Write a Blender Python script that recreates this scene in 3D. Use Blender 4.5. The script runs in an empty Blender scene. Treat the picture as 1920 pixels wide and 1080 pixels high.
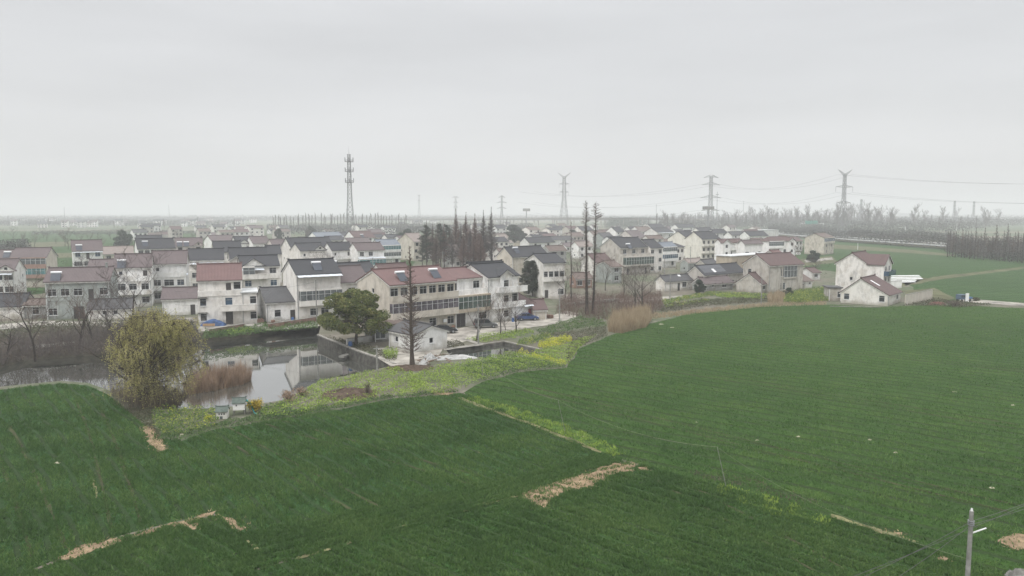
import bpy, math, random
import numpy as np
from mathutils import Vector, Matrix, geometry
random.seed(7); RNG = np.random.default_rng(7)
S = bpy.context.scene; COL = S.collection
R = math.radians
# ---------------------------------------------------------------- camera
CH = 22.0; FP = 1400.0; PITCH = math.atan(140 / FP)
cd = bpy.data.cameras.new('camera'); cam = bpy.data.objects.new('camera', cd); COL.objects.link(cam)
cam.location = (0, 0, CH); cam.rotation_euler = (R(90) - PITCH, 0, 0)
cd.sensor_width = 36; cd.lens = 36 * FP / 1920; cd.clip_start = 0.5; cd.clip_end = 30000
S.camera = cam
# ---------------------------------------------------------------- sky, sun, exposure
SUN_EL, SUN_AZ = R(52), R(215)          # azimuth measured clockwise from +Y: behind the camera, to the left
w = bpy.data.worlds.new('World'); S.world = w; w.use_nodes = True
nt = w.node_tree; nt.nodes.clear(); N = nt.nodes.new; LK = nt.links.new
out = N('ShaderNodeOutputWorld'); bg = N('ShaderNodeBackground'); bg.inputs[1].default_value = 0.1
sky = N('ShaderNodeTexSky'); sky.sky_type = 'NISHITA'; sky.sun_disc = False
sky.sun_elevation = SUN_EL; sky.sun_rotation = SUN_AZ; sky.air_density = 1.2; sky.dust_density = 3
tc = N('ShaderNodeTexCoord'); sep = N('ShaderNodeSeparateXYZ'); LK(tc.outputs['Generated'], sep.inputs[0])
mr = N('ShaderNodeMapRange'); LK(sep.outputs[2], mr.inputs[0])
mr.inputs[1].default_value = 0.0; mr.inputs[2].default_value = 1.0; mr.inputs[3].default_value = 0; mr.inputs[4].default_value = 1
ramp = N('ShaderNodeValToRGB'); LK(mr.outputs[0], ramp.inputs[0])
cr = ramp.color_ramp; cr.elements[0].position = 0; cr.elements[0].color = (.62, .622, .625, 1)
cr.elements[1].position = 1; cr.elements[1].color = (2.1, 2.1, 2.12, 1)
e = cr.elements.new(0.16); e.color = (.60, .605, .615, 1)
e = cr.elements.new(0.34); e.color = (.61, .617, .63, 1)
e = cr.elements.new(0.6); e.color = (1.35, 1.35, 1.37, 1)
mp = N('ShaderNodeMapping'); mp.inputs['Scale'].default_value = (1.0, 1.0, 6.0); LK(tc.outputs['Generated'], mp.inputs[0])
nz = N('ShaderNodeTexNoise'); nz.inputs['Scale'].default_value = 1.7; nz.inputs['Detail'].default_value = 5; nz.inputs['Roughness'].default_value = .5
LK(mp.outputs[0], nz.inputs['Vector'])
mr2 = N('ShaderNodeMapRange'); LK(nz.outputs[0], mr2.inputs[0]); mr2.inputs[1].default_value = .3; mr2.inputs[2].default_value = .7
mr2.inputs[3].default_value = 9.2; mr2.inputs[4].default_value = 10.8
vm = N('ShaderNodeVectorMath'); vm.operation = 'SCALE'; LK(ramp.outputs[0], vm.inputs[0]); LK(mr2.outputs[0], vm.inputs['Scale'])
mx = N('ShaderNodeMixRGB'); mx.inputs[0].default_value = .94; LK(sky.outputs[0], mx.inputs[1]); LK(vm.outputs[0], mx.inputs[2])
LK(mx.outputs[0], bg.inputs[0]); LK(bg.outputs[0], out.inputs[0])
sd = bpy.data.lights.new('sun', 'SUN'); sd.energy = 1.5; sd.angle = R(25); sd.color = (1, .97, .92)
so = bpy.data.objects.new('sun', sd); COL.objects.link(so)
sdir = Vector((math.sin(SUN_AZ) * math.cos(SUN_EL), math.cos(SUN_AZ) * math.cos(SUN_EL), math.sin(SUN_EL)))
so.rotation_euler = sdir.to_track_quat('Z', 'Y').to_euler(); so.location = (0, 0, 60)
S.view_settings.view_transform = 'Standard'; S.view_settings.look = 'None'; S.view_settings.gamma = 1
S.view_settings.exposure = 0.27; S.view_settings.use_curve_mapping = False
S.render.engine = 'CYCLES'; S.cycles.use_denoising = True; S.cycles.max_bounces = 5; S.cycles.diffuse_bounces = 3
S.cycles.glossy_bounces = 2; S.cycles.transmission_bounces = 2; S.cycles.volume_bounces = 1; S.cycles.transparent_max_bounces = 6
# ---------------------------------------------------------------- pixel (1920x1080 photo) -> world, for laying out real positions
cp, sp = math.cos(PITCH), math.sin(PITCH)
def P(x, y, z=0.0):
    dx = (x - 960) / FP; dy = -(y - 540) / FP
    d = Vector((dx, cp + dy * sp, -sp + dy * cp)); t = (z - CH) / d.z
    return Vector((0, 0, CH)) + d * t
def proj(v):
    dep = v[1] * cp - (v[2] - CH) * sp; up = v[1] * sp + (v[2] - CH) * cp
    return 960 + FP * v[0] / dep, 540 - FP * up / dep
def solve_col(O, d, x2):
    # distance along horizontal direction d from O at which the picture column is x2
    k = (x2 - 960) / FP
    return (k * (O.y * cp - (O.z - CH) * sp) - O.x) / (d[0] - k * d[1] * cp)
# ---------------------------------------------------------------- mesh helpers
class MB:
    def __init__(s): s.v = []; s.f = []; s.m = []
    def poly(s, pts, mi=0):
        b = len(s.v); s.v += [tuple(p) for p in pts]; s.f.append(tuple(range(b, b + len(pts)))); s.m.append(mi)
    def box(s, x0, x1, y0, y1, z0, z1, mi=0):
        b = len(s.v)
        s.v += [(x0, y0, z0), (x1, y0, z0), (x1, y1, z0), (x0, y1, z0), (x0, y0, z1), (x1, y0, z1), (x1, y1, z1), (x0, y1, z1)]
        for q in ((0, 3, 2, 1), (4, 5, 6, 7), (0, 1, 5, 4), (1, 2, 6, 5), (2, 3, 7, 6), (3, 0, 4, 7)):
            s.f.append(tuple(b + i for i in q)); s.m.append(mi)
    def prism(s, pts, a, b_, mi=0):     # pts: (y,z) outline, extruded along x from a to b_
        n = len(pts); b = len(s.v)
        s.v += [(a, y, z) for y, z in pts] + [(b_, y, z) for y, z in pts]
        s.f.append(tuple(b + i for i in range(n))); s.m.append(mi)
        s.f.append(tuple(b + n + i for i in reversed(range(n)))); s.m.append(mi)
        for i in range(n):
            j = (i + 1) % n; s.f.append((b + i, b + n + i, b + n + j, b + j)); s.m.append(mi)
    def tube(s, p0, p1, r0, r1, n=4, mi=0):
        p0 = Vector(p0); p1 = Vector(p1); d = (p1 - p0)
        if d.length < 1e-6: return
        d.normalize(); a = d.orthogonal().normalized(); c = d.cross(a); b = len(s.v)
        for p, r in ((p0, r0), (p1, r1)):
            for i in range(n):
                t = 2 * math.pi * i / n; s.v.append(tuple(p + (a * math.cos(t) + c * math.sin(t)) * r))
        for i in range(n):
            j = (i + 1) % n; s.f.append((b + i, b + j, b + n + j, b + n + i)); s.m.append(mi)
    def caps(s, p, d, r, n=8, mi=0):
        p = Vector(p); d = Vector(d).normalized(); a = d.orthogonal().normalized(); c = d.cross(a)
        s.poly([p + (a * math.cos(2 * math.pi * i / n) + c * math.sin(2 * math.pi * i / n)) * r for i in range(n)], mi)
    def mesh(s, name, mats):
        me = bpy.data.meshes.new(name); me.from_pydata(s.v, [], s.f)
        for m in (mats if isinstance(mats, (list, tuple)) else [mats]): me.materials.append(m)
        if any(s.m): me.polygons.foreach_set('material_index', s.m)
        return me
    def build(s, name, mats, parent=None, loc=None, rz=0):
        return link(name, s.mesh(name, mats), parent, loc, rz)
def link(name, me, parent=None, loc=None, rz=0):
    o = bpy.data.objects.new(name, me); COL.objects.link(o)
    if parent is not None: o.parent = parent
    if loc is not None: o.location = loc
    if rz: o.rotation_euler = (0, 0, rz)
    return o
def tag(o, label=None, cat=None, group=None, kind=None):
    if label: o['label'] = label
    if cat: o['category'] = cat
    if group: o['group'] = group
    if kind: o['kind'] = kind
    return o
def root(name, loc, rz=0): return link(name, None, None, loc, rz)
def np_mesh(name, verts, nper, mat):
    # verts (N*nper,3) -> N polygons of nper corners
    n = len(verts); me = bpy.data.meshes.new(name); me.vertices.add(n); me.vertices.foreach_set('co', np.asarray(verts, dtype=np.float32).ravel())
    me.loops.add(n); me.loops.foreach_set('vertex_index', np.arange(n, dtype=np.int32))
    k = n // nper; me.polygons.add(k); me.polygons.foreach_set('loop_start', np.arange(0, n, nper, dtype=np.int32))
    me.materials.append(mat); me.update(calc_edges=True); return me
def copy_tree(o, parent=None):
    c = o.copy(); COL.objects.link(c); c.parent = parent
    for ch in o.children: copy_tree(ch, c)
    return c
# ---------------------------------------------------------------- materials
def mat(name, build):
    m = bpy.data.materials.new(name); m.use_nodes = True; t = m.node_tree; t.nodes.clear()
    o = t.nodes.new('ShaderNodeOutputMaterial'); b = t.nodes.new('ShaderNodeBsdfPrincipled'); t.links.new(b.outputs[0], o.inputs[0])
    b.inputs['Roughness'].default_value = .85; b.inputs['Specular IOR Level'].default_value = .3
    build(t, b, lambda k: t.nodes.new('ShaderNode' + k), t.links.new); return m
def c4(c): return (c[0], c[1], c[2], 1)
def noise(n, l, vec, scale, detail=4, rough=.6, sc=None):
    if sc is not None:
        m = n('Mapping'); m.inputs['Scale'].default_value = sc; l(vec, m.inputs[0]); vec = m.outputs[0]
    z = n('TexNoise'); z.inputs['Scale'].default_value = scale; z.inputs['Detail'].default_value = detail; z.inputs['Roughness'].default_value = rough
    l(vec, z.inputs['Vector']); return z.outputs[0]
def rng(n, l, v, a, b, c=0., d=1.):
    m = n('MapRange'); l(v, m.inputs[0])
    for i, q in enumerate((a, b, c, d)): m.inputs[i + 1].default_value = q
    return m.outputs[0]
def mixc(n, l, f, a, b, mode='MIX'):
    m = n('MixRGB'); m.blend_type = mode
    for i, q in enumerate((f, a, b)):
        if isinstance(q, (int, float)): m.inputs[i].default_value = q
        elif isinstance(q, tuple): m.inputs[i].default_value = c4(q)
        else: l(q, m.inputs[i])
    return m.outputs[0]
def mul(n, l, a, b, op='MULTIPLY'):
    m = n('Math'); m.operation = op
    for i, q in enumerate((a, b)):
        if isinstance(q, (int, float)): m.inputs[i].default_value = q
        else: l(q, m.inputs[i])
    return m.outputs[0]
def objvec(n, l):
    tc = n('TexCoord'); oi = n('ObjectInfo'); ml = n('VectorMath'); ml.operation = 'SCALE'
    co = n('CombineXYZ'); [l(oi.outputs['Random'], co.inputs[i]) for i in range(3)]
    l(co.outputs[0], ml.inputs[0]); ml.inputs['Scale'].default_value = 37
    ad = n('VectorMath'); l(tc.outputs['Object'], ad.inputs[0]); l(ml.outputs[0], ad.inputs[1]); return ad.outputs[0]
def bump(n, l, b, h, strength=.4, dist=.05):
    u = n('Bump'); u.inputs['Strength'].default_value = strength; u.inputs['Distance'].default_value = dist
    l(h, u.inputs['Height']); l(u.outputs[0], b.inputs['Normal'])
_wc = {}
WALLS = dict(cream=(.745, .725, .69), white=(.82, .815, .80), beige=(.56, .52, .455), grey=(.33, .335, .325), pink=(.62, .575, .545),
             stone=(.49, .465, .425), brick=(.33, .22, .18), tan=(.42, .365, .29), pale=(.68, .68, .665), yellow=(.72, .70, .63), greygreen=(.34, .37, .355))
def wall_mat(key, dirt=.5):
    k = (key, dirt)
    if k in _wc: return _wc[k]
    base = WALLS[key]
    def f(t, b, n, l):
        v = objvec(n, l)
        streak = noise(n, l, v, 1.0, 6, .72, (.8, .8, .36))
        blot = noise(n, l, v, .42, 5, .65)
        fine = noise(n, l, v, 7, 3, .6)
        s = rng(n, l, streak, .47, .64); p = rng(n, l, blot, .48, .68)
        stain = tuple(c * .50 for c in base)
        c = mixc(n, l, mul(n, l, s, dirt), base, stain)
        c = mixc(n, l, mul(n, l, p, dirt * .9), c, (base[0] * .62, base[1] * .58, base[2] * .52))
        tz = n('TexCoord'); sz = n('SeparateXYZ'); l(tz.outputs['Object'], sz.inputs[0]); damp = mul(n, l, rng(n, l, mul(n, l, sz.outputs[2], mul(n, l, blot, 2.4), 'SUBTRACT'), -.2, -1.1), .55 + dirt * .3)
        c = mixc(n, l, damp, c, (base[0] * .42, base[1] * .40, base[2] * .34))
        c = mixc(n, l, rng(n, l, fine, .3, .7, 0, .22), c, tuple(x * .6 for x in base))
        l(c, b.inputs['Base Color']); b.inputs['Roughness'].default_value = .92; bump(n, l, b, fine, .25, .02)
    m = mat('plaster_' + key, f); _wc[k] = m; return m
ROOFS = dict(dark=(.045, .047, .053), dark2=(.085, .086, .09), red=(.165, .100, .096), redbrown=(.118, .078, .075), mauve=(.130, .104, .105), bluegrey=(.19, .215, .25),
             tan=(.26, .22, .20), metal=(.42, .45, .48), white=(.62, .64, .64), brown=(.15, .115, .10))
_rc = {}
def roof_mat(key):
    if key in _rc: return _rc[key]
    base = ROOFS[key]
    def f(t, b, n, l):
        v = objvec(n, l); tc = n('TexCoord')
        w1 = n('TexWave'); w1.wave_type = 'BANDS'; w1.bands_direction = 'X'; w1.inputs['Scale'].default_value = 1.15; w1.inputs['Distortion'].default_value = .4
        l(tc.outputs['Object'], w1.inputs[0])
        w2 = n('TexWave'); w2.bands_direction = 'Y'; w2.inputs['Scale'].default_value = .9; w2.inputs['Distortion'].default_value = 1.2; l(tc.outputs['Object'], w2.inputs[0])
        a = noise(n, l, v, .7, 5, .7); fi = noise(n, l, v, 5, 4, .7)
        c = mixc(n, l, rng(n, l, a, .4, .7), base, tuple(x * .68 + .012 for x in base))
        c = mixc(n, l, rng(n, l, fi, .48, .75, 0, .55), c, tuple(min(1, x * 1.25 + .03) for x in base))
        c = mixc(n, l, mul(n, l, w1.outputs[1], .3), c, tuple(x * .6 for x in base))
        c = mixc(n, l, mul(n, l, w2.outputs[1], .22), c, tuple(x * .6 for x in base))
        l(c, b.inputs['Base Color']); b.inputs['Roughness'].default_value = .75
        bump(n, l, b, mul(n, l, mul(n, l, w1.outputs[1], w2.outputs[1], 'ADD'), fi, 'ADD'), .5, .05)
    m = mat('roof_' + key, f); _rc[key] = m; return m
def flat(name, c, rough=.8, spec=.3, var=.25, scale=3., metal=0, bmp=.2):
    def f(t, b, n, l):
        v = objvec(n, l); a = noise(n, l, v, scale, 5, .65)
        cc = mixc(n, l, rng(n, l, a, .35, .68), tuple(min(1, x * (1 + var * .5)) for x in c), tuple(x * (1 - var) for x in c))
        l(cc, b.inputs['Base Color']); b.inputs['Roughness'].default_value = rough; b.inputs['Specular IOR Level'].default_value = spec
        b.inputs['Metallic'].default_value = metal
        if bmp: bump(n, l, b, a, bmp, .03)
    return mat(name, f)
M = {}
M['pane'] = flat('window_glass_dark', (.014, .018, .022), .3, .15, .5, .8, 0, 0)
def pane_f(t, b, n, l):
    oi = n('ObjectInfo'); v = objvec(n, l); z = noise(n, l, v, 1.2, 3, .5)
    r = n('ValToRGB'); l(oi.outputs['Random'], r.inputs[0]); q = r.color_ramp; q.interpolation = 'CONSTANT'; q.elements[0].position = 0; q.elements[0].color = (.012, .015, .019, 1); q.elements[1].position = .5; q.elements[1].color = (.022, .027, .032, 1)
    for p_, c_ in ((.7, (.045, .05, .055)), (.82, (.12, .115, .105)), (.92, (.05, .065, .085))): k = q.elements.new(p_); k.color = c4(c_)
    l(mixc(n, l, rng(n, l, z, .4, .6), r.outputs[0], (.016, .018, .02)), b.inputs['Base Color']); b.inputs['Roughness'].default_value = .28; b.inputs['Specular IOR Level'].default_value = .18
M['pane'] = mat('window_glass', pane_f)
M['pane_blue'] = flat('window_glass_blue', (.045, .085, .13), .14, .4, .4, .8, 0, 0)
M['pane_teal'] = flat('window_glass_teal', (.06, .17, .18), .2, .6, .4, .8, 0, 0)
M['pane_green'] = flat('window_glass_green', (.06, .09, .08), .2, .5, .5, .8, 0, 0)
M['pane_purple'] = flat('window_glass_mauve', (.095, .085, .10), .3, .3, .8, 1.5, 0, 0)
M['pane_grey'] = flat('window_glass_grey', (.10, .115, .12), .2, .5, .5, .8, 0, 0)
M['frame'] = flat('aluminium_frame', (.55, .56, .56), .5, .4, .2)
M['door'] = flat('door_dark', (.06, .055, .055), .6, .3, .3)
M['door_red'] = flat('door_red', (.30, .03, .04), .6, .3, .3)
M['door_blue'] = flat('door_blue', (.08, .12, .18), .6)
M['trim'] = flat('eave_white', (.66, .65, .62), .85, .3, .3, 1.2)
M['conc'] = flat('concrete', (.42, .40, .37), .95, .2, .4, .6)
M['concd'] = flat('concrete_dark', (.20, .195, .18), .95, .2, .5, .8)
M['steel'] = flat('galvanised_steel', (.30, .31, .32), .55, .4, .2, 1, .3)
M['steelw'] = flat('steel_white', (.62, .63, .63), .5, .4, .15)
M['tank'] = flat('tank_white', (.74, .75, .76), .4, .5, .08)
M['collector'] = flat('collector_tubes', (.06, .07, .09), .5, .3, .4, 9)
M['pv'] = flat('solar_cells', (.045, .05, .062), .3, .5, .3, 2)
M['awn'] = flat('awning_sheet', (.60, .64, .68), .45, .4, .2)
M['dark'] = flat('void_dark', (.03, .03, .03), .95, .1)
M['bark'] = flat('bark_grey_brown', (.085, .07, .06), .95, .1, .4, 4)
M['barkd'] = flat('bark_dark', (.05, .042, .037), .95, .1, .4, 4)
M['twig'] = flat('twig_brown', (.125, .095, .082), .95, .1, .3, 2, 0, 0)
M['twigg'] = flat('twig_grey', (.115, .10, .095), .95, .1, .3, 2, 0, 0)
M['twigy'] = flat('twig_willow', (.27, .235, .13), .9, .1, .3, 2, 0, 0)
M['twigr'] = flat('twig_russet', (.15, .10, .085), .95, .1, .3, 2, 0, 0)
M['rubber'] = flat('rubber', (.02, .02, .02), .8)
def leafmat(name, cols, rough=.7, trans=.25, nscale=.5):
    # cols: list of leaf colours, spread over single leaves and over clumps
    def f(t, b, n, l):
        g = n('NewGeometry'); r = n('ValToRGB'); cr = r.color_ramp
        tc = n('TexCoord'); z = noise(n, l, tc.outputs['Object'], nscale, 3, .6)
        v = mul(n, l, mul(n, l, g.outputs['Random Per Island'], .55), mul(n, l, rng(n, l, z, .3, .7), .45), 'ADD'); l(v, r.inputs[0])
        cr.elements[0].position = .12; cr.elements[0].color = c4(cols[0]); cr.elements[1].position = .88; cr.elements[1].color = c4(cols[-1])
        for i, c in enumerate(cols[1:-1]):
            e = cr.elements.new(.12 + .76 * (i + 1) / (len(cols) - 1)); e.color = c4(c)
        l(r.outputs[0], b.inputs['Base Color']); b.inputs['Roughness'].default_value = rough; b.inputs['Specular IOR Level'].default_value = .2
        if trans:
            o = [x for x in t.nodes if x.type == 'OUTPUT_MATERIAL'][0]; tr = n('BsdfTranslucent'); l(r.outputs[0], tr.inputs[0])
            ms = n('MixShader'); ms.inputs[0].default_value = trans; l(b.outputs[0], ms.inputs[1]); l(tr.outputs[0], ms.inputs[2]); l(ms.outputs[0], o.inputs[0])
    return mat(name, f)
M['camphor'] = leafmat('leaf_camphor', [(.06, .085, .034), (.10, .13, .045), (.16, .18, .06), (.25, .22, .085)])
M['willow'] = leafmat('leaf_willow', [(.30, .28, .14), (.40, .38, .155), (.48, .46, .175)], trans=.5, nscale=.25)
M['evergreen'] = leafmat('leaf_evergreen', [(.022, .03, .022), (.045, .058, .04), (.075, .085, .06)])
M['evergreen2'] = leafmat('leaf_evergreen_far', [(.03, .045, .035), (.05, .07, .05), (.07, .09, .06)])
M['reedtan'] = leafmat('reed_tan', [(.22, .17, .11), (.34, .27, .18), (.46, .38, .26)])
M['reedbrown'] = leafmat('reed_brown', [(.18, .13, .095), (.29, .205, .145), (.39, .295, .215)])
M['brush'] = leafmat('brush_brown', [(.075, .06, .05), (.12, .10, .08), (.18, .15, .12)])
M['brushg'] = leafmat('brush_green_brown', [(.05, .055, .035), (.085, .09, .05), (.14, .13, .09)])
M['lime'] = leafmat('greens_lime', [(.12, .19, .035), (.23, .33, .06), (.34, .44, .10)])
M['veg'] = leafmat('greens_dark', [(.04, .08, .025), (.08, .14, .045), (.15, .22, .075)])
M['rape'] = leafmat('rape_green_yellow', [(.065, .12, .03), (.10, .165, .045), (.17, .24, .055), (.50, .49, .09)])
M['yellow'] = leafmat('rape_flowers', [(.14, .22, .04), (.42, .44, .05), (.62, .58, .06)])
M['gold'] = leafmat('shrub_gold', [(.13, .14, .03), (.40, .30, .04), (.62, .48, .06)])
M['wheat'] = leafmat('wheat_blades', [(.038, .086, .023), (.070, .142, .038), (.128, .205, .058)], trans=.4, nscale=.11)
M['straw'] = leafmat('straw_bits', [(.18, .135, .07), (.33, .25, .135), (.46, .37, .22)], trans=0)
# ---------------------------------------------------------------- house builder
_win = {}
def win_meshes(w_, h_, pane):
    k = (round(w_, 1), round(h_, 1), pane)
    if k not in _win:
        m = MB(); t = .07; W2, H2 = w_ / 2, h_ / 2
        for a in ((-W2, W2, -H2, -H2 + t), (-W2, W2, H2 - t, H2), (-W2, -W2 + t, -H2 + t, H2 - t), (W2 - t, W2, -H2 + t, H2 - t)): m.box(a[0], a[1], -.03, .03, a[2], a[3])
        nm = max(1, round(w_ / .95)) - 1
        for i in range(nm):
            x = -W2 + w_ * (i + 1) / (nm + 1); m.box(x - .025, x + .025, -.025, .025, -H2 + t, H2 - t)
        if h_ > 1.2: m.box(-W2 + t, W2 - t, -.022, .022, H2 - .48, H2 - .43)
        m.box(-W2 - .1, W2 + .1, -.24, -.035, -H2 - .1, -H2 - .01)
        p = MB(); p.box(-W2 + .03, W2 - .03, -.008, .008, -H2 + .03, H2 - .03)
        _win[k] = (m.mesh('window_frame', M['frame']), p.mesh('window_pane', M[pane]))
    return _win[k]
def add_window(parent, x, y, z, w_, h_, rz=0, pane='pane', far=False):
    fm, pm = win_meshes(w_, h_, pane)
    if far: return link('window', pm, parent, (x, y, z), rz)
    o = link('window', fm, parent, (x, y, z), rz); link('pane', pm, o, (0, .01, 0)); return o
def wall_panel(mb, O, U, Nn, width, z0, z1, holes, rev=.16):
    O = Vector(O); U = Vector(U); Nn = Vector(Nn)
    holes = [(max(.02, a), min(width - .02, b), max(z0, c), min(z1 - .02, d)) for a, b, c, d in holes]
    holes = [h for h in holes if h[1] - h[0] > .05 and h[3] - h[2] > .05]
    xs = sorted({0, width, *[h[0] for h in holes], *[h[1] for h in holes]}); zs = sorted({z0, z1, *[h[2] for h in holes], *[h[3] for h in holes]})
    pt = lambda u, z, d=0: O + U * u + Vector((0, 0, z)) - Nn * d
    for i in range(len(xs) - 1):
        for j in range(len(zs) - 1):
            cx, cz = (xs[i] + xs[i + 1]) / 2, (zs[j] + zs[j + 1]) / 2
            if any(a < cx < b and c < cz < d for a, b, c, d in holes): continue
            mb.poly([pt(xs[i], zs[j]), pt(xs[i + 1], zs[j]), pt(xs[i + 1], zs[j + 1]), pt(xs[i], zs[j + 1])])
    for a, b, c, d in holes:
        for (u0, w0, u1, w1) in ((a, c, b, c), (b, c, b, d), (b, d, a, d), (a, d, a, c)):
            mb.poly([pt(u0, w0), pt(u1, w1), pt(u1, w1, rev), pt(u0, w0, rev)])
        mb.poly([pt(a, c, rev + .02), pt(b, c, rev + .02), pt(b, d, rev + .02), pt(a, d, rev + .02)])
SIZES = dict(w=(1.65, 1.5, .9), W=(2.5, 1.6, .85), b=(1.6, 1.5, .9), s=(.8, .9, 1.2), d=(1.0, 2.2, 0), D=(2.7, 2.6, 0), a=(.8, 1.7, .7), g=(2.8, 2.0, .55), r=(1.0, 2.2, 0), G=(1.2, 1.5, .9))
def chevron(mb, y0, y1, ze, rise, th, x0, x1, oh=.45, ym=None):
    ym = (y0 + y1) / 2 if ym is None else ym
    sf = rise / (ym - y0); sb = rise / (y1 - ym)
    a, b, c = (y0 - oh, ze - oh * sf), (ym, ze + rise), (y1 + oh, ze - oh * sb)
    mb.prism([(a[0], a[1] + th), (b[0], b[1] + th), (c[0], c[1] + th), (c[0], c[1]), (b[0], b[1]), (a[0], a[1])], x0, x1)
HOUSES = {}
def house(key, label, x1, x2, ye, yr, hb, yaw, dep, wall='cream', roof='dark', floors=('d.w', 'ww', 'ww'), feats=(), terrace=0, gl='', gr='', dirt=.5,
          after=None, hip=False, flatroof=False, cat='house', group=None, name='house', ymf=None):
    psi = R(yaw) if after is None else HOUSES[after][1]
    u = Vector((math.cos(psi), math.sin(psi), 0)); v = Vector((-math.sin(psi), math.cos(psi), 0))
    if after is None:
        if hb > 30:
            g = P(x1, hb); D = g.y; he = CH - 0
            # height where the column over g shows at ye
            lo, hi = 0, 40
            for _ in range(40):
                md = (lo + hi) / 2
                if proj((g.x, g.y, md))[1] > ye: lo = md
                else: hi = md
            he = lo; A = Vector((g.x, g.y, he))
        else: he = hb; A = P(x1, ye, he)
    else:
        ro, _, Wp, hep, _ = HOUSES[after]; he = hep if hb == 0 else hb; A = ro + u * (Wp + .03); A.z = he
    W = max(2.2, solve_col(A, u, x2))
    if dep > 30: dep = min(13, max(3.5, solve_col(A, v, dep)))
    O = Vector((A.x, A.y, 0)) - v * (terrace if after is None else 0)
    if after is None or True: dep2 = dep + terrace
    # ridge height from the ridge row in the photograph
    if flatroof: rise = .35
    else:
        m = O + v * (terrace + dep / 2) ; lo, hi = -1, 8
        for _ in range(30):
            md = (lo + hi) / 2
            if proj((m.x, m.y, he + md))[1] > yr: lo = md
            else: hi = md
        rise = min(max(lo, .75 if he < 5 else 1.5), dep * .36)
    D = O.y; far = D > 300
    rt = root(name, O, psi); HOUSES[key] = (O, psi, W, he, dep2)
    tag(rt, label, cat, group)
    n = len(floors); fh = he / n; h1 = he - fh if terrace else he
    WM = wall_mat(wall, round(dirt + .12, 2)); mb = MB(); wins = []
    def bays(spec, fi):
        r = []; k = len(spec)
        for i, ch in enumerate(spec):
            if ch in '. ': continue
            sw, sh, sz = SIZES[ch]; sw = min(sw, W / k * .86); sh = min(sh, fh - sz - .25); c = W * (i + .5) / k
            r.append((c, sw, sh, fi * fh + sz, ch))
        return r
    low, up = [], []
    for fi, sp_ in enumerate(floors):
        (up if (terrace and fi == n - 1) else low).extend(bays(sp_, fi))
    hole = lambda L: [(c - a / 2, c + a / 2, z, z + h) for c, a, h, z, ch in L]
    gz = [(f[1] * W, f[2] * W) for f in feats if f[0] == 'X']      # nothing
    wall_panel(mb, (0, 0, 0), (1, 0, 0), (0, -1, 0), W, 0, h1, hole(low))
    if terrace:
        wall_panel(mb, (0, terrace, 0), (1, 0, 0), (0, -1, 0), W, h1, he, hole(up)); mb.poly([(0, 0, h1), (W, 0, h1), (W, terrace, h1), (0, terrace, h1)])
    def side(spec, left):
        L = []
        for i, fl in enumerate(spec.split('/') if spec else []):
            k = len(fl)
            for j, ch in enumerate(fl):
                if ch == '.': continue
                sw, sh, sz = SIZES[ch]; c = dep2 * (j + .5) / k; L.append((c, min(sw, 1.3), min(sh, fh - sz - .3), i * fh + sz, ch))
        if left: wall_panel(mb, (0, dep2, 0), (0, -1, 0), (-1, 0, 0), dep2, 0, h1, [h for h in hole([(dep2 - c, a, b, z, ch) for c, a, b, z, ch in L if z < h1])])
        else: wall_panel(mb, (W, 0, 0), (0, 1, 0), (1, 0, 0), dep2, 0, h1, hole([q for q in L if q[3] < h1]))
        for c, a, b, z, ch in L:
            if z + b < h1: add_window(rt, .1 if left else W - .1, c, z + b / 2, a, b, R(-90) if left else R(90), 'pane', far)
    side(gl, True); side(gr, False)
    mb.poly([(W, dep2, 0), (0, dep2, 0), (0, dep2, he), (W, dep2, he)])
    if terrace:
        mb.poly([(0, dep2, h1), (0, terrace, h1), (0, terrace, he), (0, dep2, he)]); mb.poly([(W, terrace, h1), (W, dep2, h1), (W, dep2, he), (W, terrace, he)])
    t = terrace; ym = (t + dep2) / 2 if ymf is None else t + (dep2 - t) * ymf
    if flatroof: mb.poly([(0, 0, he), (W, 0, he), (W, dep2, he), (0, dep2, he)])
    elif not hip:
        mb.poly([(0, dep2, he), (0, t, he), (0, ym, he + rise)]); mb.poly([(W, t, he), (W, dep2, he), (W, ym, he + rise)])
    mb.build('wall', WM, rt)
    for c, a, h, z, ch in low + up:
        y = (t if (c, a, h, z, ch) in up else 0) + .1
        if ch in 'dDr':
            dm = MB(); 
            nl = 2 if a > 1.5 else 1
            for i in range(nl):
                q0, q1 = c - a / 2 + a * i / nl + .03, c - a / 2 + a * (i + 1) / nl - .03
                dm.box(q0, q1, y, y + .05, z + .02, z + h - .02)
                if not far: dm.box(q0 + .12, q1 - .12, y - .02, y, z + .2, z + h * .45); dm.box(q0 + .12, q1 - .12, y - .02, y, z + h * .52, z + h - .2)
            dm.build('door', M['door_red'] if ch == 'r' else M['door'], rt)
        else:
            add_window(rt, c, y, z + h / 2, a, h, 0, {'b': 'pane_blue', 'g': 'pane_grey', 'G': 'pane_green'}.get(ch, 'pane'), far)
    if D < 300 and n > 1:
        gl_f = {q_[1] for q_ in feats if q_[0] in 'GB'}
        for fl_ in range(1, n):
            if fl_ in gl_f or (terrace and fl_ == n - 1): continue
            m = MB(); m.box(-.02, W + .02, -.07, -.004, fl_ * fh - .14, fl_ * fh - .02); m.build('floor_band', WM, rt)
    if D < 230:
        for xx in ((.18,) if len(label) % 2 else (W - .18, .2)):
            m = MB(); m.tube((xx, -.08, .05), (xx, -.08, h1 - .1), .055, .055, 5); m.build('downpipe', M['steel'] if len(label) % 3 else M['tank'], rt)
    # roof
    RM = roof_mat(roof); th = .16; oh = .45; r = MB()
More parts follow.
